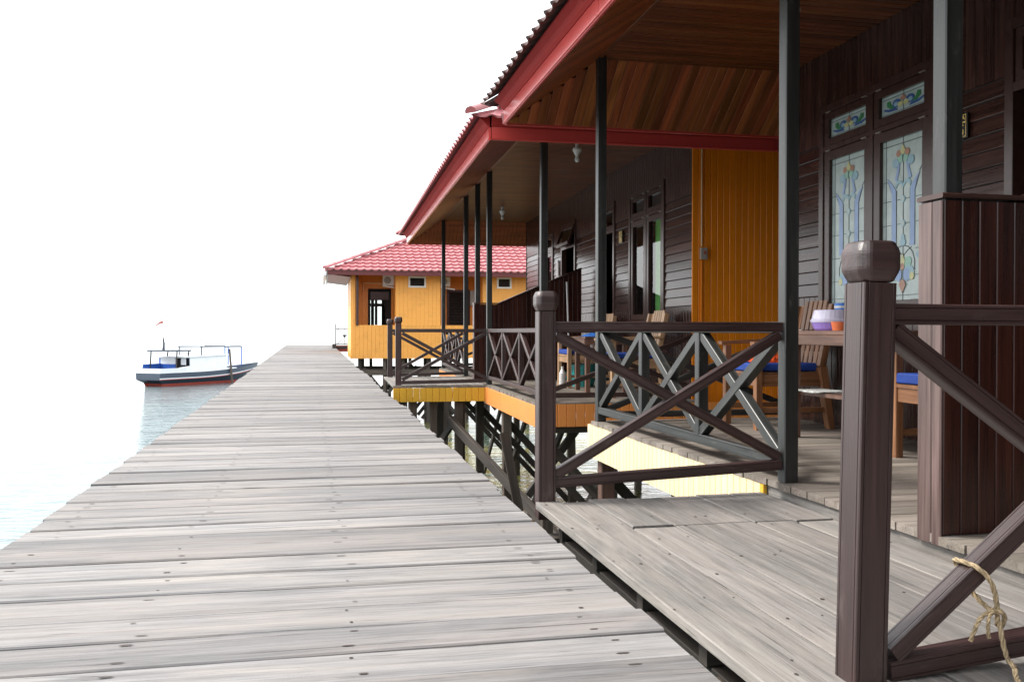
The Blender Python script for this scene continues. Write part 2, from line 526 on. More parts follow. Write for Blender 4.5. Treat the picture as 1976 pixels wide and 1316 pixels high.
# ------------------------------------------------------------------ long pier
PA, PC = -0.01035, 0.005            # its heading drifts left and climbs a little
def pier():
    p = thing('pier', (0, 0, 0), 'long weathered plank pier running out beside the sea', None, kind='structure')
    rng = random.Random(3)
    y = -6.4
    nails = MB()
    while y < 39.5:
        w = rng.uniform(.155, .215)
        gap = rng.choice([.005, .006, .007, .011, .015]) if rng.random() < .9 else .022
        yc = y + w / 2
        x0 = -1.015 + PA * yc + rng.uniform(-.010, .010)
        x1 = .847 + PA * yc + rng.uniform(-.012, .012)
        if 8 < yc < 20: x1 += .02 * math.sin(yc)
        sk = rng.uniform(-.006, .006)
        z = PC * yc - .018 + rng.uniform(-.004, .003)
        seg = 8 if y < 14 else 2
        tiltz = rng.uniform(-.003, .003)
        beam('plank', (x0, yc - sk, z - tiltz), (x1, yc + sk, z + tiltz), w, .036, M['pier'], p, ch=.004, seg=seg, jit=.0028 if y < 14 else 0, rj=.002)
        if y < 16:
            for xn in (-.90, -.42, .10, .70):
                for d in (-.3, .28):
                    if rng.random() < .85:
                        a = xn + PA * yc + rng.uniform(-.025, .025); b_ = yc + d * w + rng.uniform(-.01, .01)
                        rx, ry = rng.choice([.005, .008, .012, .018]), rng.uniform(.0025, .005)
                        zz = z + .018 + .0022
                        vs = [(a + rx * math.cos(k * math.pi / 3), b_ + ry * math.sin(k * math.pi / 3), zz) for k in range(6)]
                        nails.raw(vs, [tuple(range(6))], M['nail'])
        y += w + gap
    # open splits along the grain
    for (x, yy, ln, wd, an) in ((-.50, 2.085, .11, .006, -.05), (.66, 2.93, .16, .006, .03), (.62, 7.25, .42, .012, .02), (.1, 3.4, .2, .004, .02), (-.7, 4.4, .25, .005, .0), (-.3, 5.6, .3, .006, -.02), (.3, 2.5, .12, .003, .04), (-.1, 9.3, .5, .010, .01), (.75, 4.75, .2, .005, 0), (-.8, 2.75, .14, .003, .02)):
        zz = .0035 + PC * yy
        n = 8; top, bot = [], []
        for i in range(n + 1):
            t_ = i / n; w_ = wd * math.sin(math.pi * min(1, t_ * 1.0)) ** .7 * rng.uniform(.4, 1) * (.3 + t_)
            cx, cy = x + (t_ - .5) * ln, yy + an * (t_ - .5) * ln + rng.uniform(-.0012, .0012)
            top.append((cx, cy + w_ / 2, zz)); bot.append((cx, cy - w_ / 2, zz))
        nails.raw(bot + top[::-1], [tuple(range(2 * n + 2))], M['dark'])
    nails.build('nail_heads', p, 'stuff')
    for xs in (-.88, -.05, .70):
        beam('stringer', (xs - PA, -6.4, -.115), (xs + PA * 39, 39.4, -.115 + PC * 39.4), .07, .14, M['brace'], p)
    for i, yy in enumerate([-6.1 + 2.45 * k for k in range(19)]):
        zz = PC * yy
        beam('crosshead', (-.98 + PA * yy, yy, -.25 + zz), (.80 + PA * yy, yy + .03, -.25 + zz), .08, .11, M['brace'], p)
        for xs in (-.84, .62):
            beam('pile', (xs + PA * yy + R.uniform(-.03, .03), yy - .08, -.2 + zz), (xs + PA * yy + R.uniform(-.05, .05), yy - .08, -2.6), .11, .11, M['pile'], p, up=(0, 1, 0))
        beam('brace', (-.8 + PA * yy, yy + .07, -1.5), (.6 + PA * yy, yy + .07, -.35), .035, .09, M['brace'], p, up=(0, 0, 1))
pier()

# ------------------------------------------------------------------ side platform in the foreground
def platform_one():
    p = thing('platform', (1.4, 2.6, 0), 'grey plank platform joining the pier to the nearest porch', None, kind='structure')
    rng = random.Random(5)
    ws = [.105, .125, .16, .162, .16, .155, .155]
    nails = MB()
    x = .862
    for i, w in enumerate(ws):
        yj = 3.11 + rng.uniform(-.02, .02)
        if i == 0: cuts = [(-1.2, 1.1), (1.105, 3.645)]
        elif i == 1: cuts = [(-1.2, .7), (.705, 3.63)]
        else: cuts = [(-1.2, rng.uniform(.4, 1.0)), (None, yj), (None, 3.64 + rng.uniform(-.02, .02) + .008 * i)]
        ya = cuts[0][0]
        for (a, b_) in cuts:
            a = ya
            zz = .036 + rng.uniform(-.003, .003)
            xo = x + (w - .003) / 2
            wob = rng.uniform(-.003, .003)
            beam('plank', (xo + wob, a + .004, zz), (xo - wob, b_ - .009, zz), w - .0035, .03, M['platform'], p, ch=.003, seg=6, jit=.0012, rj=.003)
            k = a + .15
            while k < b_:
                if k > 1.2:
                    for d in (-.34, .33):
                        if rng.random() < .8:
                            cx, cy = xo + d * w + rng.uniform(-.01, .01), k + rng.uniform(-.03, .03)
                            rr = rng.uniform(.003, .006)
                            nails.raw([(cx + rr * math.cos(q * math.pi / 3), cy + rr * 1.3 * math.sin(q * math.pi / 3), zz + .0166) for q in range(6)], [tuple(range(6))], M['nail'])
                k += .46
            ya = b_
        x += w
    nails.build('nail_heads', p, 'stuff')
    for k in range(11):
        yy = -1.1 + k * .46
        beam('joist', (.93, yy, -.03), (1.87, yy, -.03), .05, .09, M['brace'], p)
    beam('edge_beam', (1.90, -1.2, -.03), (1.90, 3.64, -.03), .05, .09, M['brace'], p)
    beam('edge_beam', (.97, -1.2, -.12), (.97, 3.55, -.12), .06, .09, M['brace'], p)
    for (xs, yy) in ((.93, .4), (.93, 2.0), (.93, 3.6), (1.85, 3.5), (1.85, 1.5)):
        beam('pile', (xs, yy, -.08), (xs, yy, -2.6), .09, .09, M['pile'], p, up=(0, 1, 0))
    # loose grey timber with a bolt hole lying under the far edge
    beam('strut', (1.50, 4.02, -.09), (1.80, 3.60, -.06), .04, .10, M['platform'], p)
platform_one()

# ------------------------------------------------------------------ balustrades
def groove_prof(w, h, c=.003, g=.0022, e=.0075):
    # square bar with a fine bead line near each arris
    a, b_ = w / 2, h / 2
    side = [(-a + c, -b_), (-a + e, -b_), (-a + e + g / 2, -b_ + g), (-a + e + g, -b_), (a - e - g, -b_), (a - e - g / 2, -b_ + g), (a - e, -b_), (a - c, -b_)]
    side2 = [(a, -b_ + c), (a, -b_ + e), (a - g, -b_ + e + g / 2), (a, -b_ + e + g), (a, b_ - e - g), (a - g, b_ - e - g / 2), (a, b_ - e), (a, b_ - c)]
    return side + side2 + [(-x, -y) for x, y in side] + [(-x, -y) for x, y in side2]

def balustrade(name, label, p0, p1, zt, zb, mat, panels=1, sz=.045, newel=None, newel_top=.855, group=None, newel_base=.0, th=.043, ends=(0, 0), upr=None, lean=0.0):
    """p0,p1: (x,y); zt,zb: centre heights of the rails at p0 and p1"""
    a = Vector((p0[0], p0[1], 0)); b_ = Vector((p1[0], p1[1], 0))
    d = (b_ - a).normalized(); L = (b_ - a).length
    n = Vector((-d.y, d.x, 0))
    t = thing(name, (a + b_) / 2, label, 'railing', group)
    up = (0, 0, 1)
    def P(s, z, off=0): return a + d * s + Vector((0, 0, z)) + n * off
    ztf = lambda s: zt[0] + (zt[1] - zt[0]) * s / L
    zbf = lambda s: zb[0] + (zb[1] - zb[0]) * s / L
    beam('top_rail', P(0, zt[0]), P(L, zt[1]), sz, th, mat, t, prof=groove_prof(sz, th))
    beam('bottom_rail', P(0, zb[0]), P(L, zb[1]), sz, th, mat, t, prof=groove_prof(sz, th))
    s0 = 0
    for k in range(panels):
        sa, sb = L * k / panels, L * (k + 1) / panels
        if k > 0:
            beam('upright', P(sa, zbf(sa) + th / 2), P(sa, ztf(sa) - th / 2), sz, sz, mat, t, up=n, ch=.003)
        e = sz * .45 if panels > 1 else .008
        zta, ztb = ztf(sa) - th / 2 - .012, ztf(sb) - th / 2 - .012
        zba, zbb = zbf(sa) + th / 2 + .012, zbf(sb) + th / 2 + .012
        beam('brace', P(sa + e, zta, .0), P(sb - e, zbb, .0), 0, 0, mat, t, up=up, prof=groove_prof(sz * .86, th * .98) if mat is not M['post'] else rect_prof(sz * .86, th * .98, .003))
        beam('brace', P(sa + e, zba, -.003), P(sb - e, ztb, -.003), 0, 0, mat, t, up=up, prof=groove_prof(sz * .86, th * .98))
    if newel:
        nx, ny = newel
        lx = lean
        q = beam('newel_post', (nx - lx, ny, newel_base), (nx, ny, newel_top), .07, .07, mat, t, up=(0, 1, 0), prof=groove_prof(.072, .072, .002, .003, .008))
        # rounded block finial
        bm_finial(nx, ny, newel_top, mat, q)
    return t

def bm_finial(x, y, z, mat, parent, s=.094):
    # faceted, almost octagonal block
    prof = [(-.5, -.34), (-.5, .34), (-.34, .5), (.34, .5), (.5, .34), (.5, -.34), (.34, -.5), (-.34, -.5)]
    lev = [(-.5, .76), (-.20, 1.0), (.25, 1.0), (.5, .80)]
    vs, fs = [], []
    h = s * .88
    for (lz, k) in lev:
        for (px, py) in prof: vs.append((px * s * k, py * s * k, (lz + .5) * h))
    n = 8
    for l in range(len(lev) - 1):
        for i in range(n):
            j = (i + 1) % n
            fs.append((l * n + j, l * n + i, (l + 1) * n + i, (l + 1) * n + j))
    fs.append(tuple(range(n))); fs.append(tuple(range(len(lev) * n - 1, (len(lev) - 1) * n - 1, -1)))
    o = mesh('finial', vs, fs, mat, parent, Matrix.Translation((x, y, z + .001)), False)
    bv = o.modifiers.new('soft', 'BEVEL'); bv.width = .006; bv.segments = 2; bv.limit_method = 'ANGLE'; bv.angle_limit = rad(15)
    return o

G_RAIL = 'dark brown cross-braced railings'
balustrade('railing', 'dark brown cross-braced railing nearest the camera, with the rope tied on its lower brace',
           (1.12, 1.655), (1.955, 1.66), (.787, .785), (.068, .150), M['rail'], 1, .05, (1.085, 1.655), .849, newel_base=.05, lean=.018, th=.042)
balustrade('railing', 'dark brown cross-braced railing across the far end of the front platform',
           (.943, 3.665), (1.955, 3.645), (.772, .773), (.127, .176), M['rail'], 1, .045, (.908, 3.665), .834, newel_base=-.02)
balustrade('railing', 'green-black railing of three crosses along the nearest porch edge',
           (1.985, 3.67), (1.985, 6.32), (.772, .772), (.185, .185), M['post'], 3, .055, th=.05)
balustrade('railing', 'dark railing closing the far end of the nearest porch towards the orange wall',
           (2.02, 6.36), (3.50, 6.36), (.772, .772), (.15, .15), M['post'], 1, .05)
# ------------------------------------------------------------------ walls made of boards
class Wall:
    """u along the wall, z up, n outwards"""
    def __init__(s, o, ud, nd): s.o, s.u, s.n = Vector(o), Vector(ud), Vector(nd)
    def p(s, u, z, n=0): return s.o + s.u * u + s.n * n + Vector((0, 0, z))

BOARD_FROM = [-1e9]
def cut(a, b, holes):
    segs = [(a, b)]
    for (h0, h1) in holes:
        out = []
        for (p, q) in segs:
            if h1 <= p or h0 >= q: out.append((p, q)); continue
            if h0 > p + .01: out.append((p, h0))
            if h1 < q - .01: out.append((h1, q))
        segs = out
    return segs

def core(W, u0, u1, z0, z1, holes, parent, mat=None, th=.05, name='wall', depth=-.001):
    mb = MB()
    us = sorted({u0, u1} | {h[0] for h in holes} | {h[1] for h in holes})
    for a, b_ in zip(us[:-1], us[1:]):
        m = (a + b_) / 2
        for (p, q) in cut(z0, z1, [(h[2], h[3]) for h in holes if h[0] <= m <= h[1]]):
            pts = [W.p(a, p, depth), W.p(b_, p, depth), W.p(b_, q, depth), W.p(a, q, depth),
                   W.p(a, p, depth - th), W.p(b_, p, depth - th), W.p(b_, q, depth - th), W.p(a, q, depth - th)]
            mb.raw(pts, [(0, 1, 2, 3), (7, 6, 5, 4), (0, 4, 5, 1), (1, 5, 6, 2), (2, 6, 7, 3), (3, 7, 4, 0)], mat or M['core'])
    return mb.build(name, parent, origin=W.p((u0 + u1) / 2, z0))

def vboards(W, u0, u1, z0, z1, holes, w, mat, parent, name='wall_board', joined=False, th=.014, ch=.005, top=None):
    n = max(1, round((u1 - u0) / w)); w = (u1 - u0) / n
    mb = MB()
    for i in range(n):
        a = u0 + i * w; m = a + w / 2
        zt = top(m) if top else z1
        for (p, q) in cut(z0, zt, [(h[2], h[3]) for h in holes if h[0] - .2 * w < m < h[1] + .2 * w]):
            if joined: mb.beam(W.p(m, p, th / 2), W.p(m, q, th / 2), w - .002, th, mat, up=W.n, ch=ch)
            else: beam(name, W.p(m, p, th / 2), W.p(m, q, th / 2), w - .002, th, mat, parent, up=W.n, ch=ch)
    if joined: mb.build(name, parent, 'stuff')

def laps(W, u0, u1, z0, z1, holes, h, mat, parent, name='siding_board'):
    n = max(1, round((z1 - z0) / h)); h = (z1 - z0) / n
    for i in range(n):
        z = z0 + (i + .5) * h
        for (p, q) in cut(u0, u1, [(hh[0], hh[1]) for hh in holes if hh[2] < z < hh[3]]):
            # lower edge stands proud of the board below
            prof = [(-.001, -h / 2 + .003), (.013, -h / 2 + .001), (.0145, -h / 2 + .005), (.006, h / 2 - .004), (-.001, h / 2 - .002)]
            a, b_ = W.p(p + .002, z), W.p(q - .002, z)
            x, y, zz, L = axes(a, b_, (0, 0, 1))
            sgn = 1 if y.dot(W.n) > 0 else -1
            pr = [(yy * sgn, z_) for (yy, z_) in prof]
            beam(name, a, b_, 0, 0, mat, parent, prof=pr)

def frame_bars(W, u0, u1, z0, z1, w, n0, n1, mat, mb, sill=True):
    """four bars of a frame, butted"""
    d = n1 - n0; c = (n0 + n1) / 2
    mb.beam(W.p(u0 + w / 2, z0, c), W.p(u0 + w / 2, z1, c), w, d, mat, up=W.n, ch=.003)
    mb.beam(W.p(u1 - w / 2, z0, c), W.p(u1 - w / 2, z1, c), w, d, mat, up=W.n, ch=.003)
    mb.beam(W.p(u0 + w, z1 - w / 2, c), W.p(u1 - w, z1 - w / 2, c), w, d * .97, mat, up=W.n, ch=.003)
    if sill: mb.beam(W.p(u0 + w, z0 + w / 2, c), W.p(u1 - w, z0 + w / 2, c), w, d * .97, mat, up=W.n, ch=.003)

def quad_pane(W, u0, u1, z0, z1, n, th, mat, parent, name='pane'):
    if mat is M['glass']:
        return MB().raw([W.p(u0, z0, n), W.p(u1, z0, n), W.p(u1, z1, n), W.p(u0, z1, n)], [(0, 1, 2, 3) if W.u.cross(Vector((0, 0, 1))).dot(W.n) > 0 else (3, 2, 1, 0)], mat).build(name, parent, origin=W.p((u0 + u1) / 2, z0, n))
    beam(name, W.p((u0 + u1) / 2, z0, n), W.p((u0 + u1) / 2, z1, n), u1 - u0, th, mat, parent, up=W.n, ch=0)

def window(house, W, u0, u1, z0, z1, kind, curtain=False):
    """two casements under two small top lights"""
    zt = z1 - .31                      # transom bar
    mid = (u0 + u1) / 2
    mb = MB()
    frame_bars(W, u0, u1, z0, z1, .055, -.05, .026, M['cabin_frame'], mb)
    mb.beam(W.p(mid, z0 + .055, -.012), W.p(mid, z1 - .055, -.012), .035, .068, M['cabin_frame'], up=W.n)
    mb.beam(W.p(u0 + .055, zt, -.012), W.p(mid - .018, zt, -.012), .035, .066, M['cabin_frame'], up=W.n)
    mb.beam(W.p(mid + .018, zt, -.012), W.p(u1 - .055, zt, -.012), .035, .066, M['cabin_frame'], up=W.n)
    win = mb.build('window', house, origin=W.p(mid, z0))
    halves = [(u0 + .057, mid - .020), (mid + .020, u1 - .057)]
    for hi, (a, b_) in enumerate(halves):
        for (c, d, sw) in ((z0 + .057, zt - .020, .066), (zt + .020, z1 - .057, .052)):
            sm = MB(); frame_bars(W, a, b_, c, d, sw, -.03, .016, M['cabin_frame'], sm)
            sm.build('sash', win)
            quad_pane(W, a + sw, b_ - sw, c + sw, d - sw, -.012, .004, M['glass'] if kind == 'clear' else M['sg_base'], win)
            if kind == 'stained':
                (tall_glass if d - c > .5 else small_glass)(W, a + sw, b_ - sw, c + sw, d - sw, win)
            for hu in (a + .06, b_ - .06):
                beam('hinge', W.p(hu - .028, d + .004, .020), W.p(hu + .028, d + .004, .020), .008, .012, M['metal'], win, up=W.n, ch=.002)
    if curtain:
        a, b_ = halves[0]
        mb = MB(); n = 12
        ua, ub = a + .04, a + (b_ - a) * .62
        pts = [(ua + (ub - ua) * i / n, -.030 - .010 * math.sin(i * 1.9)) for i in range(n + 1)]
        for (p, q) in zip(pts[:-1], pts[1:]):
            mb.raw([W.p(p[0], z0 + .05, p[1]), W.p(q[0], z0 + .05, q[1]), W.p(q[0], zt, q[1]), W.p(p[0], zt, p[1])], [(0, 1, 2, 3)], M['green_cloth'])
        c = mb.build('curtain', win)
    return win

# leaded glass motifs: flat pieces 3 mm proud of the pane; s,t in 0..1 across and up (seen from outside, left to right)
def piece(W, pts, u0, u1, z0, z1, mat, parent, n=-.0085, name='glass_piece'):
    # left-to-right as seen from outside runs towards smaller u on walls facing -X
    P = [(u1 - s * (u1 - u0), z0 + t * (z1 - z0)) for (s, t) in pts]
    a = [W.p(u, z, n) for (u, z) in P]; b_ = [W.p(u, z, n + .0025) for (u, z) in P]
    k = len(P)
    c = sum(b_, Vector()) / k
    vs = [v - c for v in a + b_]
    fs = [tuple(range(k, 2 * k)), tuple(range(k - 1, -1, -1))] + [(i, (i + 1) % k, k + (i + 1) % k, k + i) for i in range(k)]
    return mesh(name, vs, fs, mat, parent, Matrix.Translation(c))

def ell(cx, cy, rx, ry, n=12, rot=0.0, asp=1.0):
    out = []
    for i in range(n):
        a = 2 * math.pi * i / n
        x, y = rx * math.cos(a), ry * math.sin(a)
        out.append((cx + x * math.cos(rot) - y * math.sin(rot) * asp, cy + (x * math.sin(rot) + y * math.cos(rot) * asp) / asp))
    return out

def drop(cx, cy, rx, ry, up=1):
    return [(cx, cy + ry * up), (cx + rx * .55, cy + ry * .35 * up), (cx + rx, cy - ry * .2 * up), (cx + rx * .6, cy - ry * .8 * up), (cx, cy - ry * up), (cx - rx * .6, cy - ry * .8 * up), (cx - rx, cy - ry * .2 * up), (cx - rx * .55, cy + ry * .35 * up)]

def tall_glass(W, u0, u1, z0, z1, win):
    P = lambda pts, m, n=-.0085: piece(W, pts, u0, u1, z0, z1, M[m], win, n)
    lead = MB()
    def line(pts, r=.0022):
        q = [(u1 - s * (u1 - u0), z0 + t * (z1 - z0)) for (s, t) in pts]
        for a, b_ in zip(q[:-1], q[1:]):
            lead.beam(W.p(a[0], a[1], -.0085), W.p(b_[0], b_[1], -.0085), r * 2, .003, M['sg_lead'], up=W.n, ch=0)
    line([(0, .965), (1, .965)], .003); line([(0, .03), (1, .03)]); line([(.5, 1), (.5, .0)], .0018)
    line([(.09, 0), (.09, 1)], .0014); line([(.93, 0), (.93, 1)], .0014)
    for t in (.62, .47, .31, .15):
        line([(0, t), (.24, t)]); line([(.79, t), (1, t)])
    for t in (.62, .47): line([(.36, t), (.66, t)])
    line([(0, .74), (.1, .745), (.2, .73)]); line([(.87, .77), (.93, .80), (1, .81)])
    for sg_ in (-1, 1):
        f = lambda s: .5 + sg_ * s
        # tall flared strips
        P([(f(.16), .33), (f(.27), .33), (f(.27), .66), (f(.32), .72), (f(.38), .765), (f(.31), .745), (f(.235), .715), (f(.17), .68)], 'sg_blue')
        # arch between them
        P([(f(0), .69), (f(.07), .72), (f(.13), .715), (f(.17), .69), (f(.19), .72), (f(.12), .745), (f(.05), .735), (f(0), .715)], 'sg_sky')
        # swoop up to the crown
        P([(f(.14), .735), (f(.20), .745), (f(.15), .80), (f(.13), .845), (f(.07), .85), (f(.10), .79)], 'sg_blue')
        P(ell(f(.18), .85, .075, .030), 'sg_sky', -.0075)
        P([(f(.01), .85), (f(.09), .845), (f(.13), .88), (f(.07), .90), (f(.02), .895)], 'sg_green', -.0070)
        P(ell(f(.10), .905, .055, .022), 'sg_orange', -.0062)
        # lower flower
        P(ell(f(.10), .225, .11, .035, rot=.6 * sg_, asp=2.4), 'sg_green', -.0080)
        P(ell(f(.15), .165, .12, .045), 'sg_sky', -.0074)
        P(ell(f(.09), .155, .07, .040), 'sg_blue', -.0066)
        P(ell(f(.22), .145, .05, .025), 'sg_yellow', -.0060)
        line([(f(0), .335), (f(.12), .325), (f(.22), .29), (f(.27), .24), (f(.27), .18)], .003)
        line([(f(0), .27), (f(.1), .30), (f(.2), .32)], .002)
        line([(f(.27), .33), (f(.27), .66), (f(.38), .765)], .0016); line([(f(.16), .33), (f(.16), .68)], .0016)
    P(drop(.5, .925, .06, .032), 'sg_yellow', -.0058)
    for t in (.62, .47): P(ell(.5, t, .055, .021), 'sg_sky'); P(ell(.5, t, .036, .014), 'sg_base', -.0070)
    P(ell(.5, .355, .07, .024), 'sg_sky', -.0080); P(ell(.5, .385, .045, .02), 'sg_sky', -.0074)
    P(drop(.5, .245, .06, .04), 'sg_yellow', -.0060); P(ell(.5, .205, .05, .022), 'sg_orange', -.0056)
    P(drop(.5, .085, .08, .042, -1), 'sg_orange', -.0054)
    P(ell(.86, .27, .055, .022), 'sg_sky')
    lead.build('lead_lines', win, 'stuff')

def small_glass(W, u0, u1, z0, z1, win):
    P = lambda pts, m, n=-.0085: piece(W, pts, u0, u1, z0, z1, M[m], win, n)
    lead = MB()
    lead.beam(W.p((u0 + u1) / 2, z0, -.0085), W.p((u0 + u1) / 2, z1, -.0085), .004, .003, M['sg_lead'], up=W.n, ch=0)
    lead.beam(W.p(u0, z1 - .018, -.0085), W.p(u1, z1 - .018, -.0085), .004, .003, M['sg_lead'], up=W.n, ch=0)
    lead.beam(W.p(u0, z0 + .014, -.0085), W.p(u1, z0 + .014, -.0085), .004, .003, M['sg_lead'], up=W.n, ch=0)
    lead.build('lead_lines', win, 'stuff')
    for sg_ in (-1, 1):
        f = lambda s: .5 + sg_ * s
        P([(f(.12), .18), (f(.32), .20), (f(.44), .34), (f(.43), .42), (f(.32), .34), (f(.18), .34)], 'sg_deep')
        P([(f(.14), .34), (f(.28), .32), (f(.37), .50), (f(.37), .72), (f(.30), .74), (f(.27), .52), (f(.18), .42)], 'sg_dgreen', -.0078)
        P(ell(f(.15), .52, .09, .20), 'sg_deep', -.0070); P(ell(f(.16), .48, .045, .11), 'sg_sky', -.0060)
        P(ell(f(.065), .42, .06, .12), 'sg_yellow', -.0056)
    P(drop(.5, .70, .06, .14), 'sg_orange', -.0050)

def door(house, W, u0, u1, z0, z1, open_leaf=True, toplight=True, hopper=False, knob=True):
    mb = MB()
    frame_bars(W, u0, u1, z0, z1, .06, -.05, .028, M['cabin_frame'], mb, sill=False)
    zt = z1 - .36
    mb.beam(W.p(u0 + .06, zt, -.011), W.p(u1 - .06, zt, -.011), .05, .072, M['cabin_frame'], up=W.n)
    dr = mb.build('door_frame', house, origin=W.p((u0 + u1) / 2, z0))
    sm = MB(); off = .10 if hopper else 0
    a, b_ = u0 + .062, u1 - .062
    Wt = W
    if hopper:
        # hopper light hanging open outwards
        Wt = Wall(W.o + W.n * .05, W.u, W.n)
        sm.beam(Wt.p(a, zt + .03, .055), Wt.p(b_, zt + .03, .055), .05, .035, M['cabin_frame'], up=W.n)
        sm.beam(Wt.p(a, z1 - .08, -.03), Wt.p(b_, z1 - .08, -.03), .05, .035, M['cabin_frame'], up=W.n)
        for uu in (a, b_): sm.beam(Wt.p(uu, zt + .03, .055), Wt.p(uu, z1 - .08, -.03), .06, .035, M['cabin_frame'], up=W.n)
        sm.build('top_light', dr)
        mbp = MB(); mbp.raw([Wt.p(a, zt + .05, .05), Wt.p(b_, zt + .05, .05), Wt.p(b_, z1 - .1, -.025), Wt.p(a, z1 - .1, -.025)], [(3, 2, 1, 0)], M['glass']); mbp.build('pane', dr)
    else:
        frame_bars(W, a, b_, zt + .027, z1 - .062, .05, -.03, .016, M['cabin_frame'], sm)
        sm.build('top_light', dr)
        quad_pane(W, a + .05, b_ - .05, zt + .077, z1 - .112, -.012, .004, M['glass'], dr)
    # leaf, swung inwards
    ang = rad(72)
    d = W.u * math.cos(ang) - W.n * math.sin(ang)
    W2 = Wall(W.p(a, 0, -.055), d, (W.u * math.sin(ang) + W.n * math.cos(ang)))
    lw = b_ - a
    lm = MB(); frame_bars(W2, 0, lw, z0 + .01, zt - .03, .10, 0, .035, M['cabin_frame'], lm)
    lm.beam(W2.p(.1, 1.0, .0175), W2.p(lw - .1, 1.0, .0175), .1, .033, M['cabin_frame'], up=W2.n)
    for (c, e) in ((z0 + .11, .95), (1.05, zt - .13)):
        lm.beam(W2.p(lw / 2, c, .015), W2.p(lw / 2, e, .015), lw - .2, .012, M['cabin'], up=W2.n)
    lm.build('door_leaf', dr)
    return dr

# ------------------------------------------------------------------ roofs
def roof_sheet(name, A, B, S_, hl, hr, mat, parent, rows=None, pitch=.19, row=.30, amp=.016, step=.028):
    """A->B along the eave, S_ up the slope to the ridge; hl/hr: how far the ends run in at the ridge"""
    A, B, S_ = Vector(A), Vector(B), Vector(S_)
    e = (B - A); L = e.length; e.normalize()
    nrm = e.cross(S_).normalized()
    if nrm.z < 0: nrm = -nrm
    n = rows or max(2, round(S_.length / row))
    spu = 7
    m = max(2, int(L / pitch * spu))
    us = [L * i / m for i in range(m + 1)]
    vs, fs = [], []
    rings = []
    for r in range(n):
        rings.append((r / n, step)); rings.append(((r + 1) / n, 0.0))
    rings.insert(0, (0.0, .004))
    for (v, h) in rings:
        a, b_ = hl * v, L - hr * v
        for u in us:
            uu = min(max(u, a), max(b_, a))
            ph = 2 * math.pi * uu / pitch
            w = amp * math.cos(ph) + amp * .35 * math.cos(2 * ph)
            vs.append(A + e * uu + S_ * v + nrm * (h + w) - S_.normalized() * (.012 * math.cos(ph) if h > .01 else 0))
    k = m + 1
    for i in range(len(rings) - 1):
        v0 = rings[i][0]
        for j in range(m):
            a = hl * v0; b_ = L - hr * v0
            if us[j + 1] <= a or us[j] >= b_: continue
            fs.append((i * k + j, i * k + j + 1, (i + 1) * k + j + 1, (i + 1) * k + j))
    c = (A + B) / 2
    o = mesh(name, [v - c for v in vs], fs, mat, parent, Matrix.Translation(c))
    return o

def ridge_caps(parent, p0, p1, mat, r=.046, piece_len=.38):
    p0, p1 = Vector(p0), Vector(p1)
    L = (p1 - p0).length; n = max(1, round(L / piece_len))
    d = (p1 - p0) / n
    x, y, z, _ = axes(p0, p1, (0, 0, 1))
    prof = [(r * 1.25 * math.cos(a), r * math.sin(a)) for a in [math.pi * i / 8 for i in range(9)]] + [(-r * 1.1, -.008), (r * 1.1, -.008)]
    for i in range(n):
        beam('ridge_cap', p0 + d * i, p0 + d * (i + 1.06), 0, 0, mat, parent, prof=prof, taper=.88, smooth=False)

def hip_roof(parent, x0, y0, x1, y1, z, rise, mat, near=True, far=True, cap=None, tile='roof', inset=False, **kw):
    """rectangular hip roof; open gable where near/far is False"""
    hx = (x1 - x0) / 2
    xr = (x0 + x1) / 2
    hn = hx if near else 0; hf = hx if far else 0
    a = roof_sheet(tile, (x0, y0, z), (x0, y1, z), (hx, 0, rise), hn, hf, mat, parent, **kw)
    roof_sheet(tile, (x1, y0, z), (x1, y1, z), (-hx, 0, rise), hn, hf, mat, parent, **kw)
    if near: roof_sheet(tile, (x0, y0, z), (x1, y0, z), (0, hx, rise), hx, hx, mat, parent, **kw)
    if far: roof_sheet(tile, (x0, y1, z), (x1, y1, z), (0, -hx, rise), hx, hx, mat, parent, **kw)
    cap = cap or mat
    up = .05
    ra = (xr, y0 + hn, z + rise + up); rb = (xr, y1 - hf, z + rise + up)
    ridge_caps(a, ra, rb, cap)
    if near:
        ridge_caps(a, (x0 - .03, y0 - .03, z + up - .02), ra, cap); ridge_caps(a, (x1 + .03, y0 - .03, z + up - .02), ra, cap)
    if far:
        k = .16 if inset else -.02
        ridge_caps(a, (x0 + k, y1 - k, z + up - .02 + max(k, 0) * rise / hx), rb, cap); ridge_caps(a, (x1 + .03, y1 + .03, z + up - .02), rb, cap)
    return a

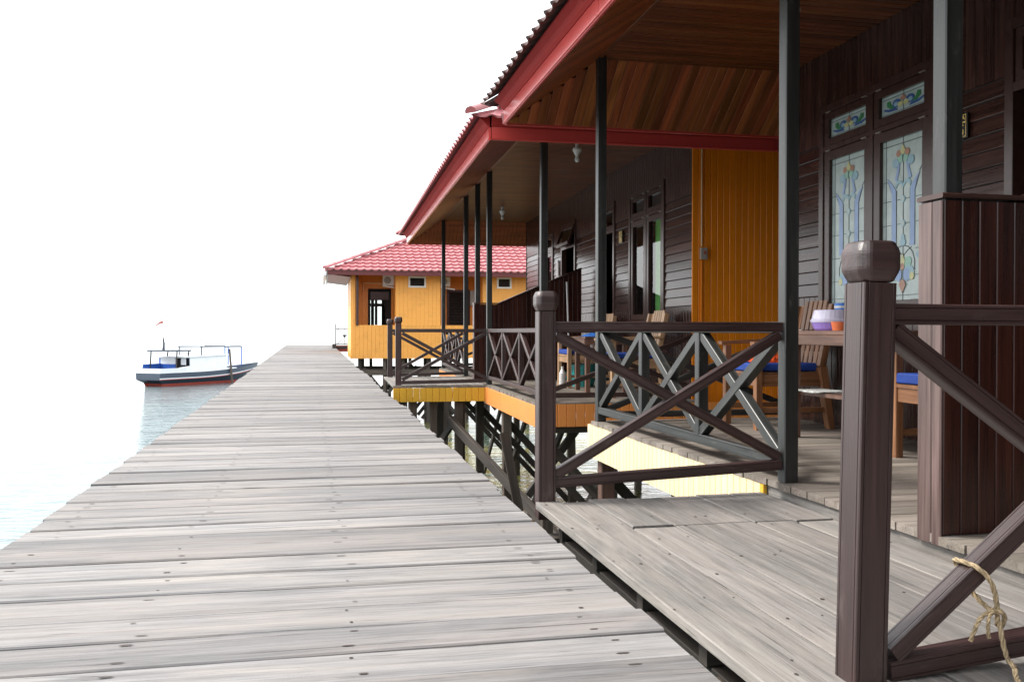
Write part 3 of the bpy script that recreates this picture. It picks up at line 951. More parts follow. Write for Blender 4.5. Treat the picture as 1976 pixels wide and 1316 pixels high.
# ------------------------------------------------------------------ the two dark bungalows with verandas
PX, WX = 1.95, 3.53          # porch edge, cabin wall
FZ, CZ = .10, 2.74           # porch floor, ceiling
def bungalow(label, py0, py1, wy0, wy1, ey0, ey1, posts, openings, near_hip, far_hip, detail, skirt, lamps, bays):
    h = thing('bungalow', (PX, py0, 0), label, 'bungalow')
    W = Wall((WX, 0, 0), (0, 1, 0), (-1, 0, 0))
    holes = [(o[1], o[2], o[3], o[4]) for o in openings]
    wl = core(W, wy0, wy1, FZ - .1, CZ + .02, holes, h)
    bw0 = max(wy0, -2.4); bp0 = max(py0, -2.4)
    laps(W, bw0, wy1, 1.01, 2.09, holes, .09, M['cabin'], wl)
    beam('rail_trim', W.p(wy0, 1.0, .012), W.p(wy1, 1.0, .012), .02, .024, M['cabin'], wl, up=(0, 0, 1)) if False else None
    vboards(W, bw0, wy1, FZ, 1.005, [(a, b_, c, d) for (a, b_, c, d) in holes], .075, M['cabin'], wl, joined=not detail)
    vboards(W, bw0, wy1, 2.095, CZ, holes, .075, M['cabin'], wl, joined=not detail)
    for o in openings:
        if o[0] == 'window': window(h, W, o[1], o[2], o[3], o[4], o[5], len(o) > 6)
        else: door(h, W, o[1], o[2], o[3], o[4], hopper=(len(o) > 5 and o[5] == 'hopper'))
    # end walls, back wall, room floor and ceiling slab
    bx = 9.0
    for (yy, nd, is_near) in ((wy0, (0, -1, 0), True), (wy1, (0, 1, 0), False)):
        We = Wall((WX, yy, 0), (1, 0, 0), nd)
        ec = core(We, -.0, bx - WX, FZ - .1, CZ + .02, [], h)
        if is_near and near_hip == 'orange':
            vboards(We, -.022, 2.6, FZ - .08, CZ - .02, [], .064, M['orange'], ec)
        else:
            vboards(We, -.022, bx - WX, FZ - .08, CZ, [], .1, M['cabin'], ec, joined=True)
    core(Wall((bx, 0, 0), (0, 1, 0), (1, 0, 0)), wy0, wy1, FZ - .1, CZ, [], h)
    mb = MB(); mb.box((WX - .001, wy0 + .01, FZ - .12), (bx, wy1 - .01, FZ - .06), M['core']); mb.build('room_floor', h)
    # porch floor
    fl = MB()
    fy0, fy1 = bp0, py1
    for xs in (2.0, 2.7, 3.4): fl.beam((xs, fy0 + .03, -.0), (xs, fy1 - .03, -.0), .06, .12, M['brace'])
    floor = fl.build('porch_floor', h)
    rng = random.Random(int(py0 * 10) + 77)
    y = fy0; jm = MB()
    while y < fy1 - .02:
        w = min(rng.uniform(.095, .135), fy1 - y)
        a = (PX - .015 + rng.uniform(-.006, .006), y + w / 2, FZ - .014 + rng.uniform(-.0015, .0015)); b_ = (WX - .003, y + w / 2, FZ - .014)
        if detail: beam('plank', a, b_, w - .004, .028, M['floor'], floor, ch=.002)
        else: jm.beam(a, b_, w - .004, .028, M['floor'])
        y += w
    if not detail: jm.build('plank', floor, 'stuff')
    beam('edge_beam', (PX + .02, fy0, FZ - .058), (PX + .02, fy1, FZ - .058), .035, .055, M['platform'], floor, ch=.003)
    # ceiling: slab with boards running across, sloping soffit boards round the eaves
    mb = MB(); mb.box((PX + .0, py0 + .0, CZ + .02), (bx + .3, py1 - .0, CZ + .05), M['core']); ceil = mb.build('ceiling', h)
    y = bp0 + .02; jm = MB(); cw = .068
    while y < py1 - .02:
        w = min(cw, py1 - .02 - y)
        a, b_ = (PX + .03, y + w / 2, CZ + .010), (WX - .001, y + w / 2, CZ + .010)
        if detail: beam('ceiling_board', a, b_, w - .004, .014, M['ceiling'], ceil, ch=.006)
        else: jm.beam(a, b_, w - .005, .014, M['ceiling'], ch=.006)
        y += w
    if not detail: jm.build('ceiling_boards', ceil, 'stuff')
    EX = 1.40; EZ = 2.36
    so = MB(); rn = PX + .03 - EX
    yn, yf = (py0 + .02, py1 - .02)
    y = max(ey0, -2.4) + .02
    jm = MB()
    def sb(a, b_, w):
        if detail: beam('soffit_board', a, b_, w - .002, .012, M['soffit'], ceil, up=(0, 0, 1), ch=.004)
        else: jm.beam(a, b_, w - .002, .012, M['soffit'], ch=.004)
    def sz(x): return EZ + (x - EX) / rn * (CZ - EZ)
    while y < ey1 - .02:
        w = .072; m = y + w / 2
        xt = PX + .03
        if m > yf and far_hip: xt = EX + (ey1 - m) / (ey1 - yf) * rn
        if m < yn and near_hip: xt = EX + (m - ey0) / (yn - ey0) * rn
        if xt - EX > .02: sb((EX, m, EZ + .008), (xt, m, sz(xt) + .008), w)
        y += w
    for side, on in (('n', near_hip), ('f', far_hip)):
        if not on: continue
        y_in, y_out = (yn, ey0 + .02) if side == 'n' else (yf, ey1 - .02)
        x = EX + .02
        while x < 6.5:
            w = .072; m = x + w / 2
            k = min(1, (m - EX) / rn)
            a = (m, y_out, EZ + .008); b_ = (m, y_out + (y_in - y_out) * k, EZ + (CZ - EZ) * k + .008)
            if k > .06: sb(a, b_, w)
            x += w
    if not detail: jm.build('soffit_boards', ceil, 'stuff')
    # trim where soffit meets ceiling
    beam('ceiling_trim', (PX + .03, yn, CZ - .002), (PX + .03, yf, CZ - .002), .03, .02, M['ceiling'], ceil)
    # roof with fascia
    roof = hip_roof(h, 1.235, ey0 - .10 if near_hip else ey0, 9.2, ey1 + .10 if far_hip else ey1, 2.515, 2.18, M['tile_old'] if detail else M['tile'], bool(near_hip), bool(far_hip), cap=M['ridge'], pitch=.15, amp=.008, step=.02, row=.3, inset=not near_hip)
    mb = MB(); mb.box((PX - .3, py0 + (0 if not near_hip else -.3), CZ + .052), (9.0, py1 + (.3 if far_hip else 0), CZ + .06), M['core']); mb.build('roof_deck', h)
    def fascia(a, b_, outn):
        a, b_ = Vector(a), Vector(b_); L = (b_ - a).length; d = (b_ - a) / L; o_ = Vector(outn)
        n = max(1, round(L / 2.6))
        for i in range(n):
            p, q = a + d * (L * i / n + .002), a + d * (L * (i + 1) / n - .002)
            zc = Vector((0, 0, 2.405))
            beam('fascia_board', p + zc, q + zc, .018, .11, M['red'], h, ch=.003)
            # two small beads at its foot
            beam('bead', p + o_ * .012 + Vector((0, 0, 2.362)), q + o_ * .012 + Vector((0, 0, 2.362)), .008, .010, M['red'], h, ch=.002)
        # cyma moulding leaning out under the tiles
        prof0 = [(0, 2.462), (.012, 2.462), (.030, 2.478), (.048, 2.505), (.082, 2.528), (.082, 2.540), (.0, 2.540)]
        x_, y_, z_, _ = axes(a, b_, (0, 0, 1))
        s_ = 1 if y_.dot(o_) > 0 else -1
        beam('eave_moulding', a, b_, 0, 0, M['moulding'], h, prof=[(p * s_, q) for (p, q) in prof0])
    ys, ye = ey0 + (.012 if near_hip else 0), ey1 - (.012 if far_hip else 0)
    fascia((EX - .012, ys, 0), (EX - .012, ye, 0), (-1, 0, 0))
    if near_hip: fascia((EX - .0, ey0, 0), (9.0, ey0, 0), (0, -1, 0))
    if far_hip: fascia((EX - .0, ey1, 0), (9.0, ey1, 0), (0, 1, 0))
    # posts
    for yy in posts:
        beam('post', (PX + .0375, yy, FZ - .06), (PX + .0375, yy, CZ), .065, .065, M['post'], h, up=(0, 1, 0), ch=.004)
    # piles and braces
    k = 0
    for yy in bays:
        for xs in (2.03, 3.3, 5.0):
            k += 1
            m_ = M['pile_red'] if xs < 2.1 and yy in bays[-1:] and detail else M['pile']
            beam('pile', (xs, yy, -.07), (xs + R.uniform(-.06, .06), yy + R.uniform(-.05, .05), -2.7), .1, .1, m_, h, up=(0, 1, 0), ch=.006)
        beam('girder', (1.98, yy, -.12), (6.0, yy, -.12), .06, .12, M['brace'], h)
    for ya, yb in zip(bays[:-1], bays[1:]):
        beam('brace', (2.72, ya, -.3), (2.72, yb, -1.75), .04, .09, M['brace'], h)
    for yy in bays:
        beam('brace', (3.3, yy + .11, -1.6), (2.03, yy + .11, -.25), .04, .08, M['brace'], h)
    skirt(h)
    # lamp holders on the ceiling
    for (lx, ly) in lamps:
        prof = [(.020, 0), (.020, -.05), (.045, -.055), (.050, -.075), (.030, -.115), (.022, -.135)]
        vs, fs = lathe_data([(r, z) for r, z in reversed(prof)], 16)
        l = mesh('lamp', vs, fs, M['white'], h, Matrix.Translation((lx, ly, CZ + .002)))
        vs, fs = lathe_data([(.003, -.205), (.018, -.2), (.027, -.18), (.027, -.165), (.018, -.14), (.015, -.13)], 14)
        mesh('bulb', vs, fs, M['white'], l, Matrix.Translation((lx, ly, CZ + .002)), True)
    return h

def skirt_one(h):
    W = Wall((PX - .004, 0, 0), (0, 1, 0), (-1, 0, 0))
    vboards(W, 3.78, 6.50, -.165, FZ - .03, [], .068, M['yellow'], h, name='skirt_board')
    beam('skirt_end', (PX - .01, 3.765, -.165), (PX - .01, 3.765, FZ - .03), .03, .02, M['yellow_shaded'], h, up=(1, 0, 0))
    We = Wall((0, 6.50, 0), (1, 0, 0), (0, 1, 0))
    vboards(We, PX, WX, -.165, FZ - .03, [], .068, M['yellow'], h, name='skirt_board')

def skirt_two(h):
    W = Wall((PX - .004, 0, 0), (0, 1, 0), (-1, 0, 0))
    ys = [8.03, 9.05, 10.0, 11.2]
    for a, b_ in zip(ys[:-1], ys[1:]):
        beam('skirt_board', W.p(a, -.03, .009), W.p(b_ - .004, -.03, .009), .018, .20, M['orange_skirt'], h)
    for a, b_ in ((13.4, 14.8), (14.8, 16.3)):
        beam('skirt_board', W.p(a, -.03, .009), W.p(b_ - .004, -.03, .009), .018, .20, M['orange_skirt'], h)
    We = Wall((0, 8.02, 0), (1, 0, 0), (0, -1, 0))
    vboards(We, PX - .02, 6.2, -.11, FZ - .005, [], .085, M['orange_skirt'], h, name='skirt_board')

win1 = ('window', 4.72, 5.985, .83, 2.36, 'stained')
door1 = ('door', 3.22, 4.16, FZ, 2.38)
wina = ('window', 1.0, 2.2, .83, 2.36, 'stained')
doorb = ('door', -1.2, -.3, FZ, 2.38)
bungalow('near dark timber bungalow with veranda, stained glass window and red eave',
         -5.4, 6.44, -5.4, 6.42, -5.4, 6.94, [.0, 1.62, 2.61, 3.635, 6.355], [win1, door1, wina], False, 'plain', True, skirt_one, [(2.75, 5.0)], [-2.0, .3, 2.5, 4.4, 6.36])
frame(YAW2)
bungalow('further dark timber bungalow with orange end wall, green curtain and red eave',
         8.03, 16.3, 8.33, 16.25, 7.49, 16.75, [8.10, 11.15, 12.12, 13.25, 16.15],
         [('window', 9.10, 10.28, .83, 2.36, 'clear', 'curtain'), ('door', 10.85, 11.65, FZ, 2.38), ('door', 12.75, 13.6, FZ, 2.38, 'hopper'), ('window', 14.15, 15.25, .83, 2.36, 'clear')],
         'orange', 'plain', False, skirt_two, [(2.62, 9.3), (2.72, 14.3)], [8.15, 10.2, 12.2, 14.2, 16.1])

# ------------------------------------------------------------------ partitions between the veranda halves
def partition(label, yp, flat, top_hi, x1=3.42, group='veranda partitions'):
    t = thing('partition', (PX, yp, FZ), label, 'partition', group)
    x0, xf = PX - .008, 2.27
    def topz(x): return flat if x < xf else flat + (top_hi - flat) * (x - xf) / (x1 - xf)
    Wf = Wall((x0, yp - .045, 0), (1, 0, 0), (0, -1, 0))
    Wb = Wall((x0, yp + .045, 0), (1, 0, 0), (0, 1, 0))
    mb = MB()
    mb.raw([(x0, yp - .044, FZ), (x1, yp - .044, FZ), (x1, yp - .044, topz(x1) - .01), (xf, yp - .044, flat - .01), (x0, yp - .044, flat - .01),
            (x0, yp + .044, FZ), (x1, yp + .044, FZ), (x1, yp + .044, topz(x1) - .01), (xf, yp + .044, flat - .01), (x0, yp + .044, flat - .01)],
           [(0, 1, 2, 3, 4), (9, 8, 7, 6, 5), (0, 5, 6, 1), (1, 6, 7, 2), (2, 7, 8, 3), (3, 8, 9, 4), (4, 9, 5, 0)], M['core'])
    cr = mb.build('panel', t)
    for W in (Wf, Wb):
        vboards(W, 0, x1 - x0, FZ + .005, 0, [], .064, M['partition'], t, name='board', top=lambda u: topz(x0 + u) - .012, th=.012, ch=.003)
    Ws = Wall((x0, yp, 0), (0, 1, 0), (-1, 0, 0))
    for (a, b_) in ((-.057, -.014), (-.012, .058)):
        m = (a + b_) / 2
        beam('board', Ws.p(m, FZ - .03, .006), Ws.p(m, flat - .012, .006), b_ - a, .012, M['pale_side'], t, up=(-1, 0, 0), ch=.004)
    beam('cap', (x0 - .012, yp, flat + .004), (xf, yp, flat + .004), .13, .016, M['cabin_frame'], t, ch=.004)
    beam('cap', (xf + .002, yp, flat + .004), (x1, yp, top_hi + .004), .135, .018, M['cabin_frame'], t, ch=.004)
    beam('nailing_block', (x0 + .03, yp - .075, FZ - .02), (x0 + .03, yp + .06, FZ - .02), .05, .04, M['platform'], t)
    return t
frame(TILT)
partition('red-brown boarded partition beside the nearest post, cut off by the right picture edge', 2.62, 1.183, 1.62)
frame(YAW2)
partition('dark boarded partition with sloping top on the further veranda', 12.12, 1.13, 1.62)
balustrade('railing', 'dark brown railing with newel, nearer side of the yellow-fronted footbridge',
           (.91, 11.25), (1.955, 11.18), (.765, .765), (.125, .145), M['rail'], 1, .05, (.872, 11.26), .85, newel_base=.03)
balustrade('railing', 'dark brown railing with newel, farther side of the yellow-fronted footbridge',
           (.92, 13.32), (1.955, 13.28), (.765, .765), (.125, .145), M['rail'], 1, .05, (.885, 13.33), .85, newel_base=.03)
balustrade('railing', 'dark brown three-cross railing along the further veranda, in front of its partition',
           (1.985, 8.14), (1.985, 11.10), (.765, .765), (.185, .185), M['rail'], 3, .05)
balustrade('railing', 'dark brown three-cross railing at the far end of the further veranda',
           (1.985, 13.29), (1.985, 16.10), (.765, .765), (.185, .185), M['rail'], 3, .05)
balustrade('railing', 'dark brown railing at the near end of the further veranda, before its chairs',
           (2.02, 8.10), (3.49, 8.10), (.765, .765), (.17, .17), M['rail'], 1, .05)
balustrade('railing', 'dark railing closing the far end of the further veranda, before the yellow house',
           (2.02, 16.15), (3.49, 16.15), (.765, .765), (.17, .17), M['rail'], 1, .05)

def bridge_two():
    p = thing('platform', (1.4, 12.3, 0), 'short plank footbridge with a boarded front in shade-darkened yellow linking pier and further veranda', None, kind='structure')
    x = .80; rng = random.Random(9)
    while x < PX - .02:
        w = min(.14, PX - .02 - x)
        beam('plank', (x + w / 2, 11.14, .078 + rng.uniform(-.002, .002)), (x + w / 2, 13.45, .078), w - .003, .028, M['platform'], p)
        x += w
    W = Wall((0, 11.13, 0), (1, 0, 0), (0, -1, 0))
    vboards(W, .80, PX - .02, -.105, .062, [], .082, M['yellow_shaded'], p, name='fascia_board', th=.02, ch=.006)
    for xs in (.95, 1.4, 1.85): beam('joist', (xs, 11.16, .0), (xs, 13.4, .0), .05, .12, M['brace'], p)
    for (xs, yy) in ((1.05, 11.25), (1.62, 11.25), (1.05, 13.3), (1.62, 13.3)):
        beam('pile', (xs, yy, -.06), (xs + R.uniform(-.08, .08), yy, -2.7), .1, .1, M['pile'], p, up=(0, 1, 0))
    beam('brace', (1.62, 11.35, -.3), (1.05, 13.2, -1.7), .04, .09, M['brace'], p)
bridge_two()
frame(TILT)
mb = MB(); mb.beam((1.45, 7.20, 2.50), (9.0, 7.20, 2.50), 0, 0, M['darkred'], prof=[(-.20, .05), (-.19, .05), (-.12, -.035), (.12, -.035), (.19, .05), (.20, .05), (.125, -.045), (-.125, -.045)])  # added to close the eave gap and keep skylight off the red fascia
tag(mb.build('gutter'), 'added dark red gutter strip blocking skylight between the eaves of the two dark bungalows', 'gutter')

# free timbers between pier and bungalows
def timbers():
    t = thing('timber_brace', (1.9, 9.5, -2.0), 'dark slanting timbers bracing the piles between pier and further veranda', 'timber brace')
    beam('brace', (1.55, 11.2, -.33), (2.38, 8.8, -1.38), .06, .11, M['brace'], t)
    beam('strut', (1.78, 8.9, -.25), (1.95, 8.75, -1.25), .03, .09, M['pile'], t, up=(1, 0, 0))
    beam('brace', (2.62, 8.9, -.12), (1.98, 8.7, -.85), .04, .08, M['brace'], t)
    for (x, y) in ((1.72, 11.3), (1.36, 11.3)):
        beam('pile', (x, y, -.06), (x + R.uniform(-.05, .05), y, -2.7), .085, .085, M['pile'], t, up=(0, 1, 0))
timbers()

# ------------------------------------------------------------------ unseen building added behind the camera to block the sky
def sky_blocker():
    h = thing('sky_blocker', (0, -7, 0), 'dark timber building added unseen behind the viewer to block the sky', 'sky_blocker')
    W = Wall((-9, -6.5, 0), (1, 0, 0), (0, 1, 0))
    hl = [(7.9, 10.1, .05, 2.3)]
    wl = core(W, 0, 20, -.1, 2.5, hl, h)
    vboards(W, 0, 20, -.08, 2.5, hl, .16, M['cabin'], wl, joined=True)
    mb = MB(); frame_bars(W, 7.9, 10.1, .05, 2.3, .1, -.05, .04, M['cabin_frame'], mb, sill=False); mb.build('door_frame', h)
    for (xs, nd) in ((-9, -1), (11, 1)):
        core(Wall((xs, 0, 0), (0, 1, 0), (nd, 0, 0)), -14, -6.55, -.1, 2.5, [], h)
    core(Wall((-9, -14, 0), (1, 0, 0), (0, -1, 0)), 0, 20, -.1, 2.5, [], h)
    for xs in range(-9, 12, 3):
        for yy in (-6.6, -13.8): beam('pile', (xs, yy, -.1), (xs, yy, -2.7), .12, .12, M['pile'], h, up=(0, 1, 0))
    mb = MB(); mb.box((-8.95, -13.9, -.12), (10.95, -6.6, -.05), M['floor']); mb.build('floor', h)
    hip_roof(h, -14.9 + 4.9, -14.9, 12.0, -5.6, 3.05, 2.6, M['tile_old'], False, False, cap=M['ridge'], row=.6, pitch=.4) if False else None
    roof_sheet('roof', (-10, -5.6, 2.4), (12, -5.6, 2.4), (0, -4.65, 1.1), 4.6, 4.6, M['tile_old'], h, row=.4, pitch=.3)
    roof_sheet('roof', (-10, -14.9, 2.4), (12, -14.9, 2.4), (0, 4.65, 1.1), 4.6, 4.6, M['tile_old'], h, row=.4, pitch=.3)
    roof_sheet('roof', (-10, -14.9, 2.4), (-10, -5.6, 2.4), (4.6, 0, 1.1), 4.6, 4.6, M['tile_old'], h, row=.4, pitch=.3)
    roof_sheet('roof', (12, -14.9, 2.4), (12, -5.6, 2.4), (-4.6, 0, 1.1), 4.6, 4.6, M['tile_old'], h, row=.4, pitch=.3)
    beam('fascia_board', (-9.9, -5.65, 2.33), (11.9, -5.65, 2.33), .03, .12, M['red'], h)
sky_blocker()
# ------------------------------------------------------------------ the yellow house at the far end
def far_house():
    h = thing('house', (.82, 26.5, 0), 'yellow boarded stilt house with red tiled hip roof at the far end of the pier', 'house')
    Y0 = 26.5; x0, x1 = .84, 10.5
    base = -.0; ap = .93; top = 2.42
    Wf = Wall((0, Y0, 0), (1, 0, 0), (0, -1, 0))
    Y_, O_ = M['house_yellow'], M['house_orange']
    wl = core(Wf, x0, x1, base, ap, [], h, Y_, .06)
    vboards(Wf, x0, x1, base - .02, ap + .01, [], .115, Y_, wl, joined=True, name='cladding')
    # projecting closets
    for (a, b_, vu) in ((2.10, 3.40, (2.47, 2.98)), (4.66, 6.3, (5.08, 5.52)), (7.4, 8.8, (7.8, 8.3))):
        hl = [(vu[0], vu[1], 2.03, 2.33)]
        c = core(Wf, a, b_, ap, top, hl, h, Y_, .06)
        vboards(Wf, a, b_, ap + .01, top, hl, .115, Y_, c, joined=True, name='cladding')
        for (xs, nd) in ((a, -1), (b_, 1)):
            Ws = Wall((xs, 0, 0), (0, 1, 0), (nd, 0, 0))
            cs = core(Ws, Y0, Y0 + 1.0, ap, top, [], h, O_, .04)
            vboards(Ws, Y0, Y0 + 1.0, ap, top, [], .115, O_, cs, joined=True, name='cladding')
        mb = MB(); frame_bars(Wf, vu[0], vu[1], 2.03, 2.36, .05, -.02, .035, M['white'], mb)
        v = mb.build('vent_window', h)
        for k in range(5):
            z = 2.09 + k * .05
            beam('louvre', Wf.p(vu[0] + .05, z, -.01), Wf.p(vu[1] - .05, z, -.01), .05, .012, M['iron'], v, up=(0, -.6, .8))
        quad_pane(Wf, vu[0] + .05, vu[1] - .05, 2.08, 2.31, -.04, .01, M['dark'], v)
    # recessed orange walls
    Wr = Wall((0, Y0 + .95, 0), (1, 0, 0), (0, -1, 0))
    hw = (1.36, 2.04, ap - .1, 2.03)
    for (a, b_, hl) in ((x0, 2.10, [hw]), (3.40, 4.66, []), (6.3, 7.4, [])):
        c = core(Wr, a, b_, base, top, hl, h, O_, .05)
        vboards(Wr, a, b_, base, top, hl, .115, O_, c, joined=True, name='cladding')
    mb = MB(); frame_bars(Wr, *hw, .07, -.04, .03, M['dark'], mb)
    mb.beam(Wr.p(1.43, 1.82, 0), Wr.p(1.97, 1.82, 0), .24, .05, M['cabin_frame'], up=Wr.n)
    mb.beam(Wr.p(1.60, .95, 0), Wr.p(1.60, 1.7, 0), .08, .05, M['dark'], up=Wr.n)
    mb.beam(Wr.p(1.93, .95, 0), Wr.p(1.93, 1.7, 0), .13, .05, M['dark'], up=Wr.n)
    w = mb.build('window', h)
    quad_pane(Wr, 1.43, 1.56, .9, 1.70, -.02, .004, M['glass'], w); quad_pane(Wr, 1.64, 1.87, .9, 1.70, -.02, .004, M['glass'], w)
    # back wall of that room lets the sky show through
    Wb = Wall((0, 29.6, 0), (1, 0, 0), (0, -1, 0))
    core(Wb, x0, x1, base, top, [(1.40, 1.56, .9, 1.56), (1.66, 1.90, .9, 1.56), (1.40, 1.56, 1.66, 1.76), (1.66, 1.90, 1.66, 1.76)], h, M['dark'], .05)
    core(Wall((2.2, 0, 0), (0, 1, 0), (-1, 0, 0)), Y0 + 1.05, 29.5, base, top, [], h, M['dark'], .05)
    # shuttered door
    mb = MB(); frame_bars(Wr, 3.72, 4.42, base, 2.02, .07, .0, .05, M['cabin_frame'], mb)
    mb.beam(Wr.p(4.07, base, .020), Wr.p(4.07, 2.0, .020), .58, .008, M['dark'], up=Wr.n)
    dd = mb.build('door', h)
    for k in range(22): beam('louvre', Wr.p(3.79, .12 + k * .085, .03), Wr.p(4.35, .12 + k * .085, .03), .08, .012, M['core'], dd, up=(0, -.7, .7))
    # left side wall
    Ws = Wall((x0, 0, 0), (0, 1, 0), (-1, 0, 0))
    c = core(Ws, Y0, 29.6, base, top, [], h, Y_, .05)
    vboards(Ws, Y0 - .0, 29.6, base - .02, top, [], .115, Y_, c, joined=True, name='cladding')
    beam('corner_post', (x0 + .06, Y0 + .06, ap), (x0 + .06, Y0 + .06, top), .11, .11, Y_, h, up=(0, 1, 0))
    beam('downpipe', (x0 + .17, Y0 - .03, ap), (x0 + .17, Y0 - .03, top), 0, 0, M['cabin_frame'], h, prof=round_prof(.035))
    mb = MB(); mb.box((x0 + .02, Y0 + .07, base + .02), (x1, 29.55, base + .08), M['core']); mb.build('floor', h)
    mb = MB(); mb.box((x0 + .02, Y0 + .05, top + .0), (x1, 29.6, top + .05), M['house_orange']); mb.build('ceiling', h)
    # roof
    rx0, ry0, rx1, ry1 = .12, 25.85, 11.5, 30.9
    zz = 2.46; rise = 1.13
    hy = (ry1 - ry0) / 2
    cx = M['tile']
    hx = 2.6
    a = roof_sheet('roof', (rx0, ry0, zz), (rx1, ry0, zz), (0, hy, rise), hx, hx, cx, h, row=.29, pitch=.21, amp=.014, step=.045)
    roof_sheet('roof', (rx0, ry1, zz), (rx1, ry1, zz), (0, -hy, rise), hx, hx, cx, h, row=.29, pitch=.21)
    roof_sheet('roof', (rx0, ry0, zz), (rx0, ry1, zz), (hx, 0, rise), hy, hy, cx, h, row=.29, pitch=.21)
    ridge_caps(a, (rx0 - .03, ry0 - .03, zz + .05), (rx0 + hx, ry0 + hy, zz + rise + .06), cx, r=.07)
    ridge_caps(a, (rx0 + hx, ry0 + hy, zz + rise + .06), (rx1 - hx, ry0 + hy, zz + rise + .06), cx, r=.07)
    beam('fascia_board', (rx0 + .05, ry0 + .05, 2.40), (rx1, ry0 + .05, 2.40), .03, .13, M['darkred'], h)
    beam('fascia_board', (rx0 + .05, ry0 + .07, 2.38), (rx0 + .05, ry1, 2.38), .03, .17, M['grey'], h)
    beam('gutter', (rx0 - .03, ry0 - .05, 2.36), (rx0 - .03, ry1, 2.36), 0, 0, M['boatwhite'], h, prof=[(-.05, .06), (-.04, -.04), (.04, -.05), (.05, .06)])
    jm = MB(); y = ry0 + .07
    jm.beam((rx0 + .07, (ry0 + ry1) / 2, 2.36), (x0 - .02, (ry0 + ry1) / 2, 2.28), ry1 - ry0 - .2, .012, M['soffit'])
    jm.beam(((rx0 + rx1) / 2, ry0 + .07, 2.40), ((rx0 + rx1) / 2, Y0 - .03, 2.40), rx1 - rx0 - .2, .012, M['house_orange'])
    jm.build('soffit', h)
    # stilts
    rng = random.Random(21)
    for r, yy in enumerate((26.7, 27.9, 29.3)):
        for i in range(11):
            xs = 1.15 + i * .62 + rng.uniform(-.1, .1) + r * .17
            beam('pile', (xs, yy, base), (xs + rng.uniform(-.05, .05), yy, -2.8), .09, .09, M['pile'] if i % 3 else M['brace'], h, up=(0, 1, 0))
        beam('girder', (1.0, yy - .07, -.42), (8.0, yy - .07, -.46), .06, .17, M['pile'], h)
        for i in range(4):
            beam('brace', (1.2 + i * 1.6, yy + .07, -.3), (2.4 + i * 1.6, yy + .07, -1.8), .04, .1, M['brace'], h)
            beam('brace', (2.5 + i * 1.6, yy + .1, -.3), (1.3 + i * 1.6, yy + .1, -1.8), .04, .1, M['brace'], h)
far_house()

def ac_unit(label, x, y, z, rz):
    t = thing('air_conditioner', (x, y, z), label, 'air conditioner', 'outdoor air conditioner units', rz=0)
    mb = MB(); mb.box((x - .16, y - .12, z + .02), (x + .16, y + .12, z + .30), M['white']); mb.build('casing', t)
    vs, fs = lathe_data([(.105, 0), (.105, .006), (.09, .01), (.03, .012)], 20)
    mesh('fan_grille', vs, fs, M['grey'], t, Matrix.Translation((x - .03, y - .121, z + .16)) @ Matrix.Rotation(rad(90), 4, 'X'))
    for d in (-.1, .1): beam('bracket', (x + d, y - .14, z + .01), (x + d, y + .14, z - .005), .02, .02, M['white'], t)
    beam('bracket', (x - .17, y - .1, z - .0), (x + .3, y - .1, z - .07), .02, .04, M['white'], t)
ac_unit('small white air conditioner over the open orange recess of the yellow house', 1.93, 27.1, 2.10, 0)
ac_unit('white air conditioner beside the dark shuttered door of the yellow house', 3.60, 27.1, 2.08, 0)
mb = MB(); mb.tube([(1.22, 27.42, 1.98), (1.22, 27.42, 2.20), (1.80, 27.42, 2.18)], .016, M['yellow'])
tag(mb.build('conduit'), 'thin beige pipe beside the dark window of the yellow house', 'pipe')
mb = MB(); mb.box((4.42, 27.30, 1.55), (4.60, 27.44, 2.0), M['grey'])
tag(mb.build('meter_box'), 'grey meter box right of the shuttered door of the yellow house', 'meter box')

# landing and thin iron railing where the pier ends
def landing():
    t = thing('landing', (.7, 33, .15), 'small dark-red landing stage at the far end of the pier', None, kind='structure')
    z0 = .16
    mb = MB()
    for i in range(8): beam('plank', (.50 , 33.0 + i * .16, z0 + .09), (1.9, 33.0 + i * .16, z0 + .09), .15, .03, M['pier'], t)
    beam('beam', (.42, 32.9, z0 - .02), (1.05, 32.9, z0 - .02), .08, .2, M['boatred'], t)
    beam('beam', (.52, 32.86, z0 + .03), (1.95, 32.86, z0 + .03), .06, .08, M['brace'], t)
    beam('bollard', (.44, 32.8, z0 - .16), (.44, 32.8, z0 + .16), .12, .12, M['brace'], t, up=(0, 1, 0))
landing()
def iron_rail():
    t = thing('iron_railing', (.5, 34, .26), 'thin iron railing with crosses beside the yellow house at the far end of the pier', 'railing')
    y = 33.0; a, b_ = .50, 1.75; z0, z1 = .31, .85
    beam('post', (a, y, .22), (a, y, 1.02), .035, .035, M['iron'], t, up=(0, 1, 0))
    for z in (z0, z1): beam('rail', (a, y, z), (b_, y, z), .03, .03, M['iron'], t)
    for k in range(2):
        c, d = a + .06 + k * .62, a + .56 + k * .62
        beam('brace', (c, y, z0), (d, y, z1), .022, .022, M['iron'], t); beam('brace', (d, y - .015, z0), (c, y - .015, z1), .022, .022, M['iron'], t)
        beam('upright', (c + .25, y - .03, z0), (c + .25, y - .03, z1), .022, .022, M['iron'], t, up=(0, 1, 0))
        vs, fs = lathe_data([(.01, -.05), (.07, -.03), (.085, 0), (.06, .02)], 12)
        mesh('ornament', vs, fs, M['iron'], t, Matrix.Translation((c + .25, y - .05, .62)))
iron_rail()

